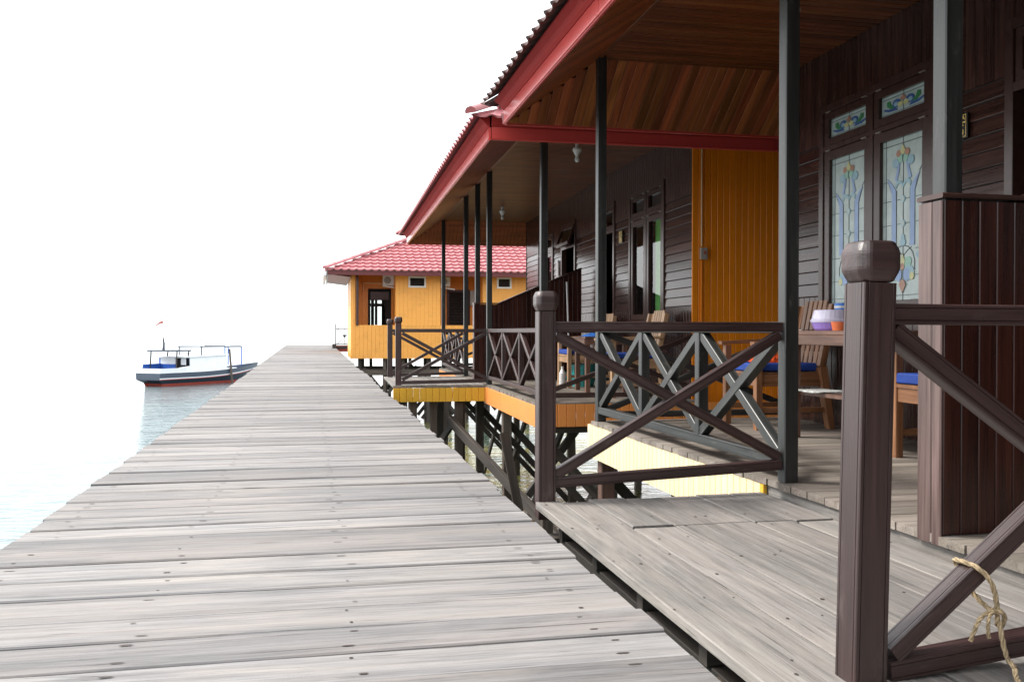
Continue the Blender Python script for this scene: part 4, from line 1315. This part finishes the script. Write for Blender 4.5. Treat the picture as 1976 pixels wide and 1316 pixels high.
# ------------------------------------------------------------------ boat, in true sea coordinates
frame(I4)
def boat():
    f = 1760.0
    def cam2w(px, zc):
        xc = (px - 988) / f * zc
        return Vector((xc * math.cos(THETA) + zc * math.sin(THETA), -xc * math.sin(THETA) + zc * math.cos(THETA), 0))
    near = cam2w(309, 46.5)
    A_ = rad(65)
    ax = Vector((math.cos(A_) * math.cos(THETA) + math.sin(A_) * math.sin(THETA), -math.cos(A_) * math.sin(THETA) + math.sin(A_) * math.cos(THETA), 0)).normalized()
    lat = Vector((-ax.y, ax.x, 0))            # towards the far side
    W_ = 1.72
    o = near + lat * W_ / 2
    m = Matrix(((ax.x, lat.x, 0, o.x), (ax.y, lat.y, 0, o.y), (0, 0, 1, WATER), (0, 0, 0, 1)))
    root = bpy.data.objects.new('boat', None)
    link(root, None, m)
    tag(root, 'small white and grey-blue wooden cabin boat with a flag, moored off the pier', 'boat')
    frame(m)
    L = 8.4
    def hw(x):
        t = x / L
        return W_ / 2 * (1 + .10 * math.sin(math.pi * min(1, t * 1.2))) * (1 - max(0, (t - .5) / .5) ** 2.2)
    def gt(x):                                 # top of the grey band
        t = x / L
        return .68 + .03 * t + .36 * max(0, t - .3) ** 1.8 / .53
    ns = 24
    def sec(i):
        x = L * i / ns; t = i / ns; w = max(hw(x), .012); g = gt(x)
        r0 = .0
        aft = .42 if i == 0 else 0
        rk = 1.3 * max(0, t - .6)
        return x, [(.93, w, 0), (g, w * .99, 0), (g - .25, w * .96, -rk * .2), (g - .31, w * .95, -rk * .25), (g - .345, w * .94, -rk * .3), (.13, w * .74, aft - rk), (-.25, w * .4, aft * 2.2 - rk * 1.6)]
    secs = [sec(i) for i in range(ns + 1)]
    parts = [('upper_strake', 'boatwhite'), ('side_band', 'boatgrey'), ('stripe', 'boatwhite'), ('red_line', 'boatred'), ('hull', 'boatnavy'), ('bottom', 'boatred')]
    for bi in (4, 0, 1, 2, 3, 5):
        nm, mt = parts[bi]
        mb = MB()
        for sg_ in (-1, 1):
            for (xa, A), (xb, B) in zip(secs[:-1], secs[1:]):
                if bi == 0 and xa > 1.6: continue
                k = bi + 1
                q = [(xa + A[bi][2], sg_ * A[bi][1], A[bi][0]), (xb + B[bi][2], sg_ * B[bi][1], B[bi][0]), (xb + B[k][2], sg_ * B[k][1], B[k][0]), (xa + A[k][2], sg_ * A[k][1], A[k][0])]
                mb.raw(q, [(0, 1, 2, 3) if sg_ > 0 else (3, 2, 1, 0)], M[mt])
        A = secs[0][1]; k = bi + 1
        q = [(A[bi][2], A[bi][1], A[bi][0]), (A[bi][2], -A[bi][1], A[bi][0]), (A[k][2], -A[k][1], A[k][0]), (A[k][2], A[k][1], A[k][0])]
        mb.raw(q, [(0, 1, 2, 3)], M['boatgrey'] if bi in (2, 3) else M[mt])
        mb.build(nm, root)
    mb = MB()
    for (xa, A), (xb, B) in zip(secs[:-1], secs[1:]):
        za = .88 if xa < 1.6 else min(A[1][0], .75) - .04; zb = .88 if xa < 1.6 else min(B[1][0], .75) - .04
        mb.raw([(xa, A[1][1] * .98, za), (xa, -A[1][1] * .98, za), (xb, -B[1][1] * .98, zb), (xb, B[1][1] * .98, zb)], [(0, 1, 2, 3)], M['boatgrey'] if xa < 4.5 else M['boatblue'])
    mb.build('deck', root)
    def side(xa, xb, za, zb, mat, name, yo=.0, sides=(-1, 1), lean=.96):
        n = 8
        for sg_ in sides:
            mb = MB()
            for i in range(n):
                p, q = xa + (xb - xa) * i / n, xa + (xb - xa) * (i + 1) / n
                wa, wb = hw(p) - yo, hw(q) - yo
                mb.raw([(p, sg_ * wa, za(p)), (q, sg_ * wb, za(q)), (q, sg_ * wb * lean, zb(q)), (p, sg_ * wa * lean, zb(p)),
                        (p, sg_ * (wa - .03), za(p)), (q, sg_ * (wb - .03), za(q)), (q, sg_ * (wb - .03) * lean, zb(q)), (p, sg_ * (wa - .03) * lean, zb(p))],
                       [(0, 1, 2, 3), (7, 6, 5, 4), (3, 2, 6, 7), (0, 4, 5, 1), (1, 5, 6, 2), (0, 3, 7, 4)], mat)
            mb.build(name, root)
    ct = lambda x: 1.46 + .03 * (x - 1.8)
    g0 = lambda x: gt(x) - .0
    side(2.0, 4.75, g0, ct, M['boatwhite'], 'cabin_side')
    side(1.25, 2.0, g0, lambda x: .95 + .1 * (x - 1.25), M['boatwhite'], 'bulwark')
    side(4.75, 5.7, g0, lambda x: gt(x) + .12 - .1 * (x - 4.75), M['boatwhite'], 'bulwark', yo=.02)
    side(.35, 1.7, lambda x: .86, lambda x: 1.12 + .02 * x, M['boatblue'], 'coaming', yo=.12, sides=(1,))
    w2 = hw(1.9) - .04
    mb = MB()
    mb.box((1.60, -w2 * .30, .80), (1.64, w2, 1.12), M['boatblue']); mb.box((1.60, -w2 * .30, 1.12), (1.64, w2 * .88, 1.46), M['boatwhite'])
    mb.box((1.60, w2 * .88, 1.12), (1.64, w2, 1.46), M['boatblue']); mb.box((1.75, -w2, .8), (1.78, w2, 1.46), M['dark'])
    mb.build('cabin_back', root)
    mb = MB(); mb.box((1.72, -w2, 1.08), (1.74, -w2 * .62, 1.42), M['boatwhite']); mb.build('window_board', root)
    mb = MB(); mb.box((4.7, -.7, .7), (4.74, .7, 1.5), M['boatwhite']); mb.build('cabin_bulkhead', root)
    mb = MB(); n = 6; c0, c1 = 1.55, 4.9
    for i in range(n):
        p, q = c0 + (c1 - c0) * i / n, c0 + (c1 - c0) * (i + 1) / n
        wa, wb = hw(p) + .03, hw(q) + .03
        mb.raw([(p, wa, ct(p)), (p, -wa, ct(p)), (q, -wb, ct(q)), (q, wb, ct(q)), (p, wa, ct(p) + .06), (p, -wa, ct(p) + .06), (q, -wb, ct(q) + .06), (q, wb, ct(q) + .06)],
               [(3, 2, 1, 0), (4, 5, 6, 7), (0, 1, 5, 4), (2, 3, 7, 6)] + ([(0, 4, 7, 3)] if 0 else []) + [(1, 2, 6, 5), (0, 4, 7, 3)], M['boatwhite'])
    mb.build('cabin_roof', root)
    mb = MB(); mb.box((.75, -.86, 1.79), (2.15, .86, 1.87), M['boatgrey']); mb.build('canopy', root)
    for (x, y, za, zb) in ((.9, .72, .95, 1.80), (1.2, -.80, .93, 1.80), (2.05, -.78, 1.5, 1.80), (2.05, .7, 1.5, 1.80)):
        beam('canopy_post', (x - .06, y, za), (x, y, zb), .055, .055, M['iron'], root, up=(0, 1, 0))
    beam('roof_rail', (2.2, -.5, 1.66), (3.1, -.5, 1.66), .03, .03, M['boatgrey'], root)
    zf = 2.02
    for (x, y, za) in ((2.95, -.8, 1.5), (4.75, -.78, .9), (2.95, .8, 1.5), (6.5, -.40, .95), (6.3, .40, .95)):
        beam('awning_post', (x, y, za), (x, y, zf), .05, .05, M['boatblue'] if x > 4 else M['boatgrey'], root, up=(0, 1, 0))
    for a, b_ in (((2.85, -.8, zf), (4.8, -.78, zf)), ((4.75, -.78, zf - .02), (6.6, -.40, zf - .02)), ((2.85, .8, zf), (6.4, .40, zf)), ((2.95, -.8, zf + .03), (2.95, .8, zf + .03)), ((4.75, -.78, zf + .04), (4.75, .7, zf + .04)), ((6.45, -.40, zf + .03), (6.45, .40, zf + .03))):
        beam('awning_rail', a, b_, .045, .045, M['boatgrey'], root)
    beam('mast', (1.15, .1, 1.85), (1.2, .12, 2.22), .13, .08, M['boatnavy'], root, up=(0, 1, 0), taper=.6)
    beam('mast', (1.2, .12, 2.2), (1.12, .12, 2.62), .08, .06, M['boatnavy'], root, up=(0, 1, 0), taper=.5)
    beam('spar', (1.2, -.25, 2.2), (1.2, .2, 2.2), .02, .02, M['boatnavy'], root)
    beam('flagpole', (1.12, .1, 2.55), (1.12, .1, 3.42), .012, .012, M['boatwhite'], root, up=(0, 1, 0))
    n = 7; vs = []
    for i in range(n + 1):
        t = i / n
        x = 1.12 - .30 * t; y = .1 + .30 * t; z = 3.40 - .22 * t + .03 * math.sin(t * 5)
        vs += [(x, y, z), (x, y, z - .13 * (1 - t * .8)), (x, y, z - .25 * (1 - t * .8))]
    fr_ = [(3 * i, 3 * i + 1, 3 * i + 4, 3 * i + 3) for i in range(n)]; fw_ = [(3 * i + 1, 3 * i + 2, 3 * i + 5, 3 * i + 4) for i in range(n)]
    mb = MB(); mb.raw(vs, fr_, M['boatred']); mb.raw(vs, fw_, M['boatwhite']); mb.build('flag', root)
    frame(I4)
    return o, ax, lat
BO, BAX, BLAT = boat()
q = BO + BAX * 5.2 - BLAT * 1.05
beam('mooring_pole', (q.x, q.y, WATER - 1.5), (q.x - .25, q.y - .1, WATER + 1.9), .12, .12, M['pile'], None, up=(0, 1, 0), taper=.8)
tag(bpy.data.objects['mooring_pole'], 'leaning wooden mooring pole beside the small boat', 'pole')
frame(TILT)

# ------------------------------------------------------------------ furniture
def chair(label, x, y, z, w=.52, mat='teak', group='wooden veranda chairs with blue cushions'):
    """faces -X, back towards +X; x,y: middle of the seat"""
    t = thing('chair', (x, y, z), label, 'chair', group)
    m = M[mat]; d = .50; hw_ = w / 2
    for s in (-1, 1):
        beam('leg', (x - d / 2 + .02, y + s * (hw_ - .025), z), (x - d / 2 + .02, y + s * (hw_ - .025), z + .56), .045, .05, m, t, up=(0, 1, 0))
        beam('leg', (x + d / 2 + .05, y + s * (hw_ - .025), z), (x + d / 2 - .02, y + s * (hw_ - .025), z + .42), .045, .055, m, t, up=(0, 1, 0), taper=1.3)
        beam('back_post', (x + d / 2 - .02, y + s * (hw_ - .025), z + .42), (x + d / 2 + .07, y + s * (hw_ - .025), z + .84), .05, .045, m, t, up=(0, 1, 0), taper=.9)
        beam('armrest', (x - d / 2 - .03, y + s * (hw_ - .01), z + .575), (x + d / 2 + .02, y + s * (hw_ - .01), z + .60), .06, .025, m, t)
        beam('side_rail', (x - d / 2 + .04, y + s * (hw_ - .03), z + .33), (x + d / 2 - .02, y + s * (hw_ - .03), z + .33), .025, .08, m, t)
        beam('stretcher', (x - d / 2 + .04, y + s * (hw_ - .03), z + .13), (x + d / 2 + .02, y + s * (hw_ - .03), z + .13), .02, .035, m, t)
    beam('front_rail', (x - d / 2 + .02, y - hw_ + .05, z + .33), (x - d / 2 + .02, y + hw_ - .05, z + .33), .025, .08, m, t)
    beam('seat', (x - d / 2, y, z + .375), (x + d / 2, y, z + .375), w - .06, .018, m, t)
    n = 7
    for i in range(n):
        yy = y - hw_ + .075 + (w - .15) * i / (n - 1)
        zt = .87 if i not in (0, n - 1) else .84
        beam('slat', (x + d / 2 - .0, yy, z + .44), (x + d / 2 + .085, yy, z + zt), .045, .014, m, t, up=(-1, 0, .2))
    beam('back_rail', (x + d / 2 + .02, y - hw_ + .03, z + .50), (x + d / 2 + .02, y + hw_ - .03, z + .50), .02, .04, m, t)
    beam('back_rail', (x + d / 2 + .085, y - hw_ + .03, z + .80), (x + d / 2 + .085, y + hw_ - .03, z + .80), .02, .045, m, t)
    # cushion
    c = beam('cushion', (x - d / 2 + .0, y, z + .415), (x + d / 2 - .03, y, z + .415), w - .08, .055, M['blue'], t, ch=.012, seg=4)
    bv = c.modifiers.new('soft', 'BEVEL'); bv.width = .012; bv.segments = 2
    return t
chair('teak slatted chair with blue cushion left of the table, orange cloth on its seat', 3.07, 5.83, FZ)
chair('teak slatted chair with blue cushion right of the table, half hidden by the partition', 3.17, 4.01, FZ)

def table(name, label, x, y, z, w, d, mat, shelf=True, h=.66):
    t = thing(name, (x, y, z), label, 'table')
    m = M[mat]
    n = 4
    for i in range(n):
        ww = d / n
        beam('tabletop', (x - d / 2 + ww * (i + .5), y - w / 2, z + h - .012), (x - d / 2 + ww * (i + .5), y + w / 2, z + h - .012), ww - .004, .024, m, t)
    beam('apron', (x - d / 2 + .01, y - w / 2 + .02, z + h - .055), (x - d / 2 + .01, y + w / 2 - .02, z + h - .055), .02, .06, m, t)
    beam('apron', (x - d / 2 + .03, y - w / 2 + .02, z + h - .055), (x + d / 2 - .03, y - w / 2 + .02, z + h - .055), .02, .06, m, t)
    for sx in (-1, 1):
        for sy in (-1, 1):
            beam('leg', (x + sx * (d / 2 - .04), y + sy * (w / 2 - .04), z), (x + sx * (d / 2 - .04), y + sy * (w / 2 - .04), z + h - .024), .05, .05, m, t, up=(0, 1, 0))
    if shelf: beam('shelf', (x - d / 2 + .05, y, z + .28), (x + d / 2 - .05, y, z + .28), w - .1, .022, m, t)
    return t
table('side_table', 'brown wooden table with a lower shelf between the two nearest chairs', 3.10, 4.80, FZ, .84, .52, 'table')
TZ = FZ + .66
# food boxes and cups on the table
vs, fs = lathe_data([(.095, 0), (.105, .01), (.118, .045), (.118, .048)], 28)
t = thing('food_box', (2.98, 4.93, TZ), 'lilac plastic food box with cloudy lid on the nearest table', 'box')
mesh('tub', vs, fs, M['lilac'], t, Matrix.Translation((2.98, 4.93, TZ + .001)))
vs, fs = lathe_data([(.124, 0), (.126, .012), (.118, .022), (.105, .07), (.10, .074)], 28)
mesh('lid', vs, fs, M['clearlid'], t, Matrix.Translation((2.98, 4.93, TZ + .05)))
vs, fs = lathe_data([(.035, 0), (.045, .05), (.046, .05)], 20)
tag(mesh('tumbler', vs, fs, M['orange_p'], None, Matrix.Translation((2.89, 4.71, TZ + .001))), 'small orange plastic tumbler in front of the lilac box on the table', 'cup')
vs, fs = lathe_data([(.04, 0), (.046, .17), (.048, .17)], 20)
t = thing('jug', (3.15, 5.10, TZ), 'tall blue and white cup at the back of the nearest table', 'cup')
mesh('body', vs, fs, M['cupblue'], t, Matrix.Translation((3.15, 5.10, TZ + .001)))
for zz in (.02, .14):
    vs, fs = lathe_data([(.0455, 0), (.0478, .014)], 20); mesh('band', vs, fs, M['white'], t, Matrix.Translation((3.15, 5.10, TZ + zz)))
def pile_of(name, x, y, z, label, cat, mat, n=2, w=.2, d=.15):
    mb = MB()
    for i in range(n):
        a = rad(12 * i - 5)
        dx, dy = math.cos(a), math.sin(a)
        mb.beam((x - dy * 0 - w / 2 * dx, y - w / 2 * dy, z + .003 + i * .004), (x + w / 2 * dx, y + w / 2 * dy, z + .003 + i * .004), d, .003, M[mat], ch=0)
    return tag(mb.build(name), label, cat)
pile_of('magazine', 2.96, 5.02, FZ + .292, 'open magazine on the lower shelf of the nearest table', 'magazine', 'paper', 2, .24, .30)
# crumpled orange cloth
def cloth(name, x, y, z, s, mat, label, cat, h=.07):
    vs, fs = [], []; n = 10; rg = random.Random(5)
    for i in range(n + 1):
        for j in range(n + 1):
            u, v = i / n - .5, j / n - .5
            e = max(0, 1 - (2 * abs(u)) ** 3) * max(0, 1 - (2 * abs(v)) ** 3)
            vs.append((x + u * s, y + v * s, z + e * h * (.55 + .45 * rg.random())))
    for i in range(n):
        for j in range(n):
            a = i * (n + 1) + j; fs.append((a, a + n + 1, a + n + 2, a + 1))
    return tag(mesh(name, vs, fs, M[mat], None, None, False), label, cat)
cloth('cloth', 3.04, 5.84, FZ + .445, .22, 'orange_cloth', 'crumpled bright orange cloth on the blue cushion left of the table', 'cloth')
mb = MB()
for i in range(3): mb.beam((2.89, 5.13 + .012 * i, TZ + .004), (3.0, 5.14 + .02 * i, TZ + .006), .012, .004, M['metal'])
tag(mb.build('cutlery'), 'few pieces of steel cutlery left of the lilac box on the table', 'cutlery')

frame(YAW2)
chair('pale teak slatted chair nearest the orange end wall on the further veranda', 3.03, 8.82, FZ, mat='teak_pale')
chair('teak chair with blue cushion over a teal basket on the further veranda', 3.03, 10.55, FZ, mat='teak_pale')
table('side_table', 'low brown table with a striped cloth between the two chairs of the further veranda', 3.0, 9.70, FZ, .5, .5, 'table', False, .60)
cloth('towel', 2.98, 9.70, FZ + .602, .36, 'cupblue', 'blue and white towel on the table of the further veranda', 'towel', .05)
def basket(x, y, z):
    t = thing('basket', (x, y, z), 'teal perforated plastic basket under the chair on the further veranda', 'basket')
    vs, fs = lathe_data([(.12, 0), (.125, .01), (.15, .24), (.16, .245), (.16, .265), (.148, .265), (.11, .02)], 24)
    mesh('body', vs, fs, M['teal'], t, Matrix.Translation((x, y, z)))
    mb = MB()
    for k in range(24):
        a = 2 * math.pi * k / 24
        mb.beam((x + .127 * math.cos(a), y + .127 * math.sin(a), z + .02), (x + .152 * math.cos(a), y + .152 * math.sin(a), z + .23), .006, .006, M['teal'])
    mb.build('ribs', t, 'stuff')
basket(3.02, 10.52, FZ + .001)
vs, fs = lathe_data([(.035, 0), (.038, .02), (.038, .17), (.014, .22), (.014, .25)], 16)
tag(mesh('bottle', vs, fs, M['white'], None, Matrix.Translation((2.70, 10.25, FZ + .001))), 'white plastic bottle on the floor of the further veranda beside the chair', 'bottle')
# white broom handle against the partition
t = thing('broom', (3.2, 11.9, FZ), 'white-handled broom leaning against the dark partition of the further veranda', 'broom')
beam('handle', (3.20, 11.86, FZ + .12), (3.20, 12.02, FZ + 1.33), 0, 0, M['white'], t, prof=round_prof(.013))
beam('head', (3.08, 11.85, FZ + .09), (3.32, 11.85, FZ + .09), .04, .05, M['teal'], t)
beam('bristles', (3.20, 11.85, FZ + .002), (3.20, 11.85, FZ + .07), .23, .03, M['teal'], t, up=(0, 1, 0))
# switch box and conduit on the orange wall
t = thing('switch_box', (3.62, 8.30, 1.5), 'small grey switch box on the orange end wall', 'switch box')
mb = MB(); mb.box((3.585, 8.275, 1.455), (3.648, 8.312, 1.565), M['grey']); mb.build('casing', t)
mb = MB(); mb.box((3.612, 8.266, 1.50), (3.628, 8.274, 1.535), M['boatred']); mb.build('switch', t)
mb = MB(); mb.tube([(3.60, 8.305, FZ + .02), (3.60, 8.305, 1.44)], .007, M['orange']); mb.tube([(3.60, 8.305, 1.585), (3.60, 8.305, 2.7)], .007, M['yellow'])
tag(mb.build('conduit'), 'thin painted conduit running up the orange wall through the switch box', 'pipe')
# number plates
def text_mesh(body, size, m, mat, parent, ex=.001):
    cu = bpy.data.curves.new('txt', 'FONT'); cu.body = body; cu.size = size; cu.extrude = ex; cu.align_x = 'CENTER'; cu.align_y = 'CENTER'; cu.offset = size * .02
    ob = bpy.data.objects.new('txt', cu); COL.objects.link(ob)
    bpy.context.view_layer.update()
    me = bpy.data.meshes.new_from_object(ob.evaluated_get(bpy.context.evaluated_depsgraph_get()))
    bpy.data.objects.remove(ob)
    me.materials.clear(); me.materials.append(mat)
    o = bpy.data.objects.new('lettering', me)
    return link(o, parent, FR['m'] @ m)
# readable from -X: text x axis -> -Y, text y -> +Z, normal -> -X
def plate(label, y, z, num, xw=WX, s=1.0):
    t = thing('number_plate', (xw - .03, y, z), label, 'number plate', 'room number plates')
    mb = MB(); mb.box((xw - .034, y - .062 * s, z - .07 * s), (xw - .024, y + .062 * s, z + .07 * s), M['black']); mb.build('plate', t)
    base = Matrix(((0, 0, -1, 0), (-1, 0, 0, 0), (0, 1, 0, 0), (0, 0, 0, 1)))
    def at(dy, dz): return Matrix.Translation((xw - .0352, y + dy * s, z + dz * s)) @ base
    text_mesh('BEZA', .034 * s, at(0, .043), M['gold'], t)
    n = text_mesh(num, .072 * s, at(0, -.027), M['gold'], t)
    n.data.transform(Matrix.Scale(1.25, 4, (0, 1, 0)))
    mb = MB()
    W = Wall((xw - .0345, y, z), (0, 1, 0), (-1, 0, 0))
    frame_bars(W, -.052 * s, .052 * s, -.062 * s, .062 * s, .004 * s, 0, .0015, M['gold'], mb)
    mb.beam(W.p(-.045 * s, .018 * s, .001), W.p(.045 * s, .018 * s, .001), .008 * s, .001, M['gold'], up=W.n, ch=0)
    mb.build('border', t)
frame(TILT)
plate('black and gold number plate 05 beside the nearest doorway', 4.49, 1.90, '05')
frame(YAW2)
plate('black and gold number plate on the further bungalow left of the green-curtained window', 10.56, 1.90, '06', s=1.1)
mb = MB(); mb.box((WX - .04, 13.72, 1.62), (WX - .022, 13.84, 1.86), M['white']); tag(mb.build('notice'), 'small white notice on the further bungalow wall beside the open doorway', 'notice')
frame(TILT)

# ------------------------------------------------------------------ rope on the nearest railing
def rope(pts, r, t, name='strand', twist=26, smoothn=5):
    # catmull-rom, three twisted strands in one mesh
    P = [Vector(p) for p in pts]; P = [P[0]] + P + [P[-1]]
    C = []
    for i in range(1, len(P) - 2):
        for k in range(smoothn):
            u = k / smoothn
            a, b_, c, d = P[i - 1], P[i], P[i + 1], P[i + 2]
            C.append(.5 * ((2 * b_) + (c - a) * u + (2 * a - 5 * b_ + 4 * c - d) * u * u + (3 * b_ - 3 * c + d - a) * u ** 3))
    C.append(P[-2])
    # resample
    out = [C[0]]; step = r * .7
    for p in C[1:]:
        while (p - out[-1]).length > step: out.append(out[-1] + (p - out[-1]).normalized() * step)
    vs, fs = [], []; ns = 6
    ref = Vector((.3, .5, .8))
    dist = 0
    for s in range(3):
        b0 = len(vs)
        for i, p in enumerate(out):
            d = (out[min(i + 1, len(out) - 1)] - out[max(i - 1, 0)]).normalized()
            u = d.cross(ref).normalized(); v = d.cross(u)
            ph = i * step / r * .55 + s * 2.094
            c = p + (u * math.cos(ph) + v * math.sin(ph)) * r * .48
            for k in range(ns):
                a = 2 * math.pi * k / ns
                vs.append(c + (u * math.cos(a) + v * math.sin(a)) * r * .55 * R.uniform(.93, 1.07))
        for i in range(len(out) - 1):
            for k in range(ns):
                j = (k + 1) % ns
                fs.append((b0 + i * ns + k, b0 + i * ns + j, b0 + (i + 1) * ns + j, b0 + (i + 1) * ns + k))
    return mesh(name, vs, fs, M['rope'], t, None, True)
# brace line of the near railing: bottom-left (1.128,1.652,.097) to top-right (1.947,1.657,.752)
def bl(s, dy=0, dz=0): return Vector((1.128 + .819 * s, 1.652 + dy, .097 + .655 * s + dz))
rt = thing('rope', bl(.24), 'frayed hemp rope knotted round the lower brace of the nearest railing', 'rope')
c = bl(.235)
nx, nz = -.62, .78           # normal of brace in XZ
r_ = .0055
rope([c + Vector((nx * .03, .028, nz * .03)), c + Vector((nx * .033, .005, nz * .033)), c + Vector((nx * .026 + .01, -.026, nz * .026 - .002)), c + Vector((.014, -.036, -.006)), c + Vector((.030, -.034, -.045)), c + Vector((.034, -.030, -.075))], r_, rt, 'loop')
rope([c + Vector((nx * .03, .028, nz * .03)), c + Vector((.0, .032, -.01)), c + Vector((.022, .02, -.05)), c + Vector((.034, -.01, -.072)), c + Vector((.036, -.036, -.068)), c + Vector((.050, -.034, -.085)), c + Vector((.046, -.028, -.105)), c + Vector((.032, -.034, -.094)), c + Vector((.030, -.040, -.075))], r_, rt, 'knot')
rope([c + Vector((.034, -.036, -.075)), c + Vector((.010, -.040, -.068)), c + Vector((-.012, -.040, -.080)), c + Vector((-.024, -.038, -.105)), c + Vector((-.034, -.038, -.128))], r_ * .85, rt, 'loose_end')
rope([c + Vector((.020, -.040, -.068)), c + Vector((.004, -.046, -.075)), c + Vector((.001, -.046, -.10)), c + Vector((.005, -.045, -.122))], r_ * .75, rt, 'loose_end')
rope([c + Vector((.036, -.036, -.09)), c + Vector((.034, -.046, -.12)), c + Vector((.036, -.060, -.16)), Vector((c.x + .030, c.y - .085, .085)), Vector((c.x + .026, c.y - .105, .058)), Vector((c.x + .02, c.y - .20, .0575))], r_, rt, 'hanging_end')
